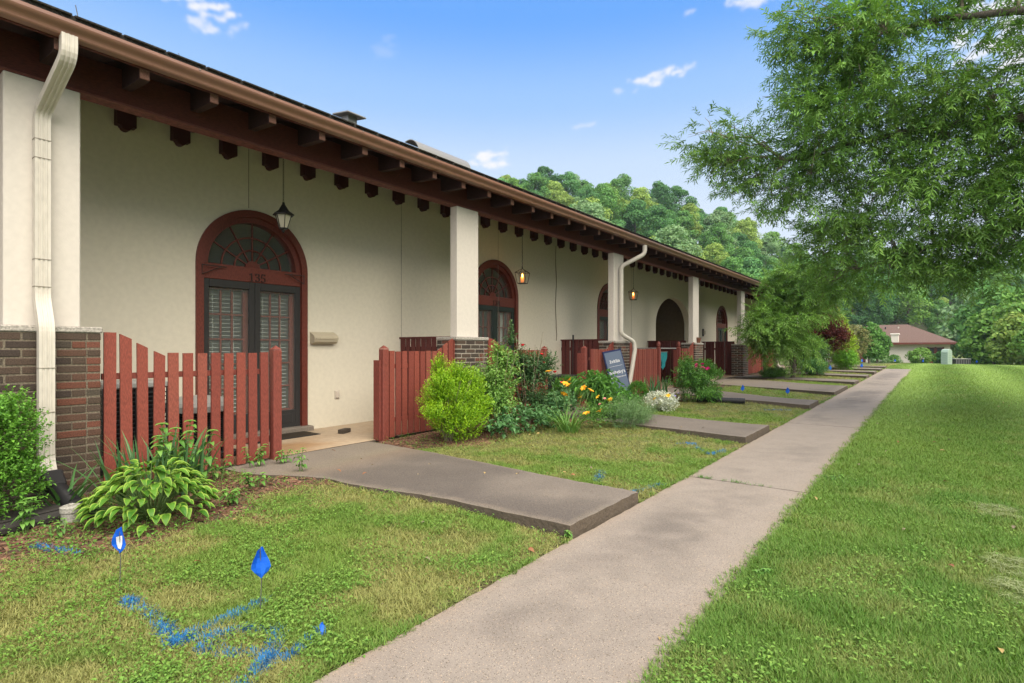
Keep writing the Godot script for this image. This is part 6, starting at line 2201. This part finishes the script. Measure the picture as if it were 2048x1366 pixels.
	part(p, "foliage", leafy([[Vector3(-0.1, 0.42, 0), Vector3(0.42, 0.34, 0.38)], [Vector3(0.45, 0.32, 0.1), Vector3(0.3, 0.28, 0.3)], [Vector3(0, 0.6, 0), Vector3(0.3, 0.2, 0.3)]], 1000, 9, 0.11, 0.034, 0.017, Color(0.04, 0.13, 0.022), Color(0.10, 0.25, 0.045), 0.9, 0.1, 0.5), M.leaf).set_meta("kind", "stuff")
	part(p, "stems", stems([[Vector3.ZERO, Vector3(0, 0.6, 0)], [Vector3.ZERO, Vector3(0.3, 0.5, 0)], [Vector3.ZERO, Vector3(-0.3, 0.5, 0)]], 0.01), M.twig)
	# shrubs past the drooping tree
	var far := [["purple_maple", "dark purple leaved maple shrub among the green far shrubs", 27.9, 3.85, [[Vector3(0.1, 1.75, 0), Vector3(0.9, 0.85, 0.8)], [Vector3(0.4, 2.5, 0.0), Vector3(0.45, 0.5, 0.45)], [Vector3(-0.3, 1.4, 0.5), Vector3(0.6, 0.6, 0.5)]], Color(0.045, 0.014, 0.016), Color(0.13, 0.035, 0.03), 1500, 0.085, 0.04], ["lime_shrub", "lime green shrub glowing beside the purple maple", 29.8, 3.55, [[Vector3(0, 1.0, 0), Vector3(0.75, 0.95, 0.7)], [Vector3(0.4, 1.9, -0.2), Vector3(0.5, 0.7, 0.5)], [Vector3(0.2, 2.5, -0.3), Vector3(0.3, 0.4, 0.3)]], Color(0.12, 0.25, 0.02), Color(0.34, 0.46, 0.05), 1900, 0.075, 0.04], ["dark_shrub", "dark green shrub under the purple maple", 26.2, 4.1, [[Vector3(0, 0.75, 0), Vector3(0.8, 0.75, 0.6)], [Vector3(-1.2, 0.6, 0.1), Vector3(0.7, 0.6, 0.5)]], Color(0.025, 0.07, 0.02), Color(0.06, 0.14, 0.04), 1300, 0.07, 0.035], ["low_shrub", "low spreading green shrub before the drooping tree", 23.6, 3.65, [[Vector3(0, 0.28, 0), Vector3(1.0, 0.28, 0.45)]], Color(0.045, 0.13, 0.04), Color(0.09, 0.22, 0.07), 800, 0.06, 0.03], ["bright_shrub", "fresh green bushy shrub beside the far walkway slabs", 28.2, 3.15, [[Vector3(0, 0.45, 0), Vector3(0.75, 0.45, 0.5)]], Color(0.08, 0.22, 0.025), Color(0.17, 0.36, 0.05), 1000, 0.07, 0.03], ["ground_cover", "patch of loose green ground cover at the far porch", 21.2, 4.55, [[Vector3(0, 0.12, 0), Vector3(1.1, 0.15, 0.4)]], Color(0.06, 0.16, 0.03), Color(0.12, 0.26, 0.06), 500, 0.06, 0.03], ["rear_shrub", "shadowed green shrub behind the lime shrub", 31.0, 4.6, [[Vector3(0, 1.2, 0), Vector3(1.2, 1.2, 0.9)]], Color(0.04, 0.11, 0.025), Color(0.11, 0.24, 0.05), 1300, 0.09, 0.045]]
	for q in far:
		p = plant(q[0], q[1], "shrub", q[2], q[3], "shrubs at the far end of the building")
		part(p, "foliage", leafy(q[4], q[7], 9, 0.26, q[8], q[9], q[5], q[6], 0.5, 0.15, 0.4), M.leaf).set_meta("kind", "stuff")
		var ss := []
		for b in q[4]:
			ss.append([Vector3.ZERO, b[0]])
			ss.append([Vector3(0.1, 0, 0.05), (b[0] as Vector3) + Vector3(0.2, 0.2, 0.1)])
		part(p, "stems", stems(ss, 0.02), M.twig)

# ------------------------------------------------------------------ lawn
func tuft_mesh(kind: int, blades: int, h: float, w: float, flat_col := false) -> ArrayMesh:
	var m := MB.new()
	for k in blades:
		var a := rng.randf() * TAU
		var b := Vector3(rng.randf_range(-0.025, 0.025), -0.004, rng.randf_range(-0.025, 0.025))
		var lean := rng.randf_range(0.2, 1.1) if kind != 1 else rng.randf_range(0.5, 2.0)
		var d := Vector3(cos(a) * lean, 1.0, sin(a) * lean).normalized()
		var g := rng.randf_range(0.7, 1.25)
		m.col = Color(g * rng.randf_range(0.9, 1.15), g, g) if not flat_col else Color(g, g, g)
		if kind == 1 and rng.randf() < 0.6:
			m.col = Color(2.3, 1.5, 1.9) * g
		m.blade(b, d, w * rng.randf_range(0.7, 1.2), h * rng.randf_range(0.6, 1.25), rng.randf_range(0.3, 1.2), 3)
	return m.mesh()

func weed_mesh(n: int, r: float, ll: float) -> ArrayMesh:
	var m := MB.new()
	for k in n:
		var a := rng.randf() * TAU
		var q := r * sqrt(rng.randf())
		var g := rng.randf_range(0.75, 1.25)
		m.col = Color(g, g, g * 0.9)
		var b := Vector3(q * cos(a), rng.randf_range(0.012, 0.045), q * sin(a))
		m.broad(b, Vector3(cos(a + rng.randf_range(-0.9, 0.9)), rng.randf_range(0.0, 0.6), sin(a)).normalized(), Vector3.UP, ll * rng.randf_range(0.7, 1.25), ll * 0.7, 0.3, Color(-1, 0, 0), 3)
	return m.mesh()

func build_lawn() -> void:
	var ph := 0.65618
	var tufts := [tuft_mesh(0, 8, 0.052, 0.0042), tuft_mesh(0, 7, 0.045, 0.005), tuft_mesh(1, 8, 0.045, 0.004)]
	var weeds := [weed_mesh(7, 0.045, 0.012), weed_mesh(6, 0.055, 0.019), weed_mesh(8, 0.04, 0.009)]
	var gb := [PackedFloat32Array(), PackedFloat32Array(), PackedFloat32Array()]
	var wb := [PackedFloat32Array(), PackedFloat32Array(), PackedFloat32Array()]
	var r := RandomNumberGenerator.new()
	r.seed = 77
	var ratio := log(52.0 / 1.1)
	for i in 1340000:
		var z := 1.1 * exp(r.randf() * ratio)
		var u := r.randf_range(-1.15, 1.7)
		var s := z * (cos(ph) + u * sin(ph))
		var d := z * (sin(ph) - u * cos(ph))
		if d > 5.8 or in_path(s, d) or s > 64.0:
			continue
		if d > 3.0 and s > 34.0:
			continue
		var a := noise_a.get_noise_2d(s * 1.3, d * 1.3)
		var b2 := noise_b.get_noise_2d(s * 1.1 + 50.0, d * 1.1)
		var bd := bed(s, d) if d > 1.9 and s < 34.0 else 0.0
		if r.randf() < bd * 0.93:
			if r.randf() < 0.022 and z < 12.0:
				put(wb[r.randi() % 2], Basis(Vector3.UP, r.randf() * TAU).scaled_local(Vector3.ONE * r.randf_range(0.8, 1.5)), Vector3(s, gy(s, d) + 0.004, -d), Color(0.11, 0.25, 0.045) * r.randf_range(0.8, 1.2))
			continue
		var left := d > 1.9
		var dry := smooth(-0.05, 0.4, a * 0.6 + b2 * 0.6 + (0.30 if left else -0.1))
		if left and r.randf() < dry * 0.5:
			continue
		var edge := minf(absf(d - 0.84), absf(d - 1.93))
		if edge < 0.06 and s < 31 and left and r.randf() < 0.7:
			continue
		var c := Color(0.190, 0.265, 0.052).lerp(Color(0.125, 0.225, 0.042), clampf(0.5 + a, 0, 1))
		c = c.lerp(Color(0.33, 0.27, 0.11), clampf(dry * (0.9 if left else 0.42) + (0.10 if left else 0.03) + r.randf_range(-0.25, 0.25), 0, 0.95))
		if not left and s > 6.0:
			var st := sin((d * 1.15 + 0.4 * noise_a.get_noise_2d(s * 0.2, 3.0)) * 2.4)
			c = c.lerp(Color(0.34, 0.42, 0.13), clampf((0.45 + 0.5 * st) * smooth(6.0, 16.0, s), 0, 1))  # stripe sheen painted into the tuft tint
		c = c * r.randf_range(0.8, 1.2)
		var sc := (1.0 + z * 0.045) * r.randf_range(0.7, 1.2) * (0.85 if left else 1.0)
		var y := gy(s, d) - 0.002
		if s < 14.0 and absf(d) < 6.0:
			y += 0.012 * noise_b.get_noise_2d(s * 1.5, d * 1.5)
		var bs := Basis(Vector3.UP, r.randf() * TAU).scaled_local(Vector3(sc, sc * (0.8 if left else 1.0) / (1.0 + z * 0.012), sc))
		var wm := noise_b.get_noise_2d(s * 1.1 + 9.0, d * 1.1)
		if painted(s, d) and r.randf() < 0.4:
			c = Color(0.02, 0.17, 0.48).lerp(Color(0.06, 0.32, 0.66), r.randf())
			put(gb[r.randi() % 2], bs, Vector3(s, y, -d), c)
			continue
		if z < 16.0 and r.randf() < (0.11 + 0.42 * wm if left else 0.045 + 0.32 * wm):
			if r.randf() < 0.5:
				put(wb[r.randi() % 3], Basis(Vector3.UP, r.randf() * TAU).scaled_local(Vector3.ONE * r.randf_range(0.6, 1.1) * (1.0 + z * 0.02)), Vector3(s, y, -d), Color(0.11, 0.235, 0.042).lerp(Color(0.185, 0.30, 0.065), r.randf()) * r.randf_range(0.8, 1.15))
			continue
		put(gb[2 if r.randf() < 0.25 + dry * 0.4 else r.randi() % 2], bs, Vector3(s, y, -d), c)
	var g := node(self, "grass")
	g.transform = Transform3D(FB, Vector3.ZERO)
	tag(g, "short mown grass of the lawns on both sides of the footpath", "grass", "", "stuff")
	var gcount := [gb[0].size(), gb[1].size(), gb[2].size()]
	for k in 3:
		multi(g, "grass_tufts", tufts[k], M.grass_blade, gb[k])
	var w := node(self, "clover")
	w.transform = Transform3D(FB, Vector3.ZERO)
	tag(w, "clover and broad leaved weeds scattered through the lawn", "ground cover", "", "stuff")
	for k in 3:
		multi(w, "weed_leaves", weeds[k], M.leaf, wb[k])
	# bark chips
	var cb := PackedFloat32Array()
	var chip := boxm(Vector3(0.045, 0.005, 0.012))
	for i in 26000:
		var s := r.randf_range(-0.5, 14.0)
		var d := r.randf_range(3.5, 5.7)
		if s > 5.0: s = 5.0 + (s - 5.0) * r.randf()
		if in_path(s, d) or r.randf() > bed(s, d):
			continue
		var c := Color(0.13, 0.062, 0.040).lerp(Color(0.27, 0.165, 0.105), r.randf() * r.randf()) * r.randf_range(0.7, 1.2)
		put(cb, Basis.from_euler(Vector3(r.randf_range(-0.4, 0.4), r.randf() * TAU, r.randf_range(-0.3, 0.3))).scaled_local(Vector3.ONE * r.randf_range(0.5, 1.5)), Vector3(s, gy(s, d) + 0.006 + 0.012 * noise_b.get_noise_2d(s * 1.5, d * 1.5), -d), c)
	var cn := node(self, "bark_chips")
	cn.transform = Transform3D(FB, Vector3.ZERO)
	tag(cn, "brown bark chips on the planting beds along the fences", "mulch", "", "stuff")
	var cm := mat("chip", Color(1, 1, 1), 0.95)
	multi(cn, "chips", chip, cm, cb)
	# fallen leaves and bits on the path and lawn
	var fb := PackedFloat32Array()
	var lf := MB.new()
	lf.broad(Vector3.ZERO, Vector3(0, 0.1, 1).normalized(), Vector3.UP, 0.05, 0.028, 0.1, Color(-1, 0, 0), 4)
	for i in 260:
		var s := r.randf_range(0.5, 16.0)
		var d := r.randf_range(-3.5, 5.4)
		var onp := d > 0.86 and d < 1.9
		if onp and r.randf() < 0.75: continue
		var y := gy(s, d) + (0.016 if onp else (0.1 if in_path(s, d) else 0.035))
		put(fb, Basis.from_euler(Vector3(r.randf_range(-0.5, 0.5), r.randf() * TAU, r.randf_range(-0.5, 0.5))).scaled_local(Vector3.ONE * r.randf_range(0.4, 1.1)), Vector3(s, y, -d), [Color(0.30, 0.13, 0.06), Color(0.25, 0.2, 0.13), Color(0.36, 0.26, 0.10)][r.randi() % 3] * r.randf_range(0.7, 1.2))
	var fn := node(self, "fallen_leaves")
	fn.transform = Transform3D(FB, Vector3.ZERO)
	tag(fn, "small dry brown leaves scattered on the lawn and path", "leaves", "", "stuff")
	multi(fn, "dry_leaves", lf.mesh(), M.petal, fb)
	# ragged grass leaning over the path edges
	for i in 5200:
		var s := 0.6 + 24.0 * pow(r.randf(), 1.6)
		var rt := r.randf() < 0.55
		var ew := 0.05 + 0.05 * noise_b.get_noise_2d(s * 2.0, 5.0 if rt else 9.0)
		var d := 0.86 + r.randf_range(-0.03, ew) if rt else 1.92 + r.randf_range(-ew * 0.5, 0.02)
		if not rt and (noise_b.get_noise_1d(s * 1.3) < -0.05 or in_path(s, 2.1)): continue
		var sc := r.randf_range(0.5, 1.15)
		var c := Color(0.175, 0.265, 0.052).lerp(Color(0.11, 0.22, 0.04), r.randf()).lerp(Color(0.33, 0.27, 0.11), r.randf() * 0.4)
		put(gb[r.randi() % 3], Basis(Vector3.UP, r.randf() * TAU).scaled_local(Vector3(sc, sc * 0.8, sc)), Vector3(s, gy(s, d) + 0.004, -d), c)
	for k in 3:
		multi(g, "edge_tufts", tufts[k], M.grass_blade, gb[k].slice(gcount[k]))
	# raked clippings on the open lawn
	var straw := MB.new()
	for k in 14:
		straw.blade(Vector3(rng.randf_range(-0.03, 0.03), rng.randf_range(0.0, 0.012), rng.randf_range(-0.03, 0.03)), Vector3(cos(k * 2.4), rng.randf_range(-0.05, 0.25), sin(k * 2.4)).normalized(), 0.003, 0.06, 0.2, 2)
	var sm := straw.mesh()
	var heaps := [["pale clump of dried grass clippings on the open lawn, farther one", 5.45, -0.35, 0.14], ["pale clump of dried grass clippings on the open lawn, in the middle", 4.18, -0.36, 0.13], ["pale clump of dried grass clippings on the open lawn, nearest one", 3.77, -0.33, 0.12]]
	for h in heaps:
		var hb := PackedFloat32Array()
		for i in 26:
			var an := r.randf() * TAU
			var q: float = h[3] * sqrt(r.randf())
			var s: float = h[1] + q * cos(an) * 1.5
			var d: float = h[2] + q * sin(an)
			put(hb, Basis(Vector3.UP, r.randf() * TAU), Vector3(s, gy(s, d) + 0.03 + 0.015 * (1.0 - q / h[3]), -d), Color(0.34, 0.32, 0.18) * r.randf_range(0.75, 1.15))
		var hn := node(self, "grass_clippings")
		hn.transform = Transform3D(FB, Vector3.ZERO)
		tag(hn, h[0], "clippings", "clumps of dried clippings")
		multi(hn, "straw", sm, M.grass_blade, hb)
	# grass growing in the path joint
	var jb := PackedFloat32Array()
	for i in 70:
		var d := r.randf_range(0.9, 1.86)
		if noise_b.get_noise_1d(d * 5.0) < 0.0: continue
		put(jb, Basis(Vector3.UP, r.randf() * TAU).scaled_local(Vector3.ONE * r.randf_range(0.4, 0.9)), Vector3(5.28 + r.randf_range(-0.015, 0.015), 0.0115 * 5.28 + 0.01, -d), Color(0.10, 0.2, 0.04))
	var jn := node(self, "joint_grass")
	jn.transform = Transform3D(FB, Vector3.ZERO)
	tag(jn, "thin line of grass sprouting from the footpath joint", "grass", "", "stuff")
	multi(jn, "sprouts", tufts[0], M.grass_blade, jb)
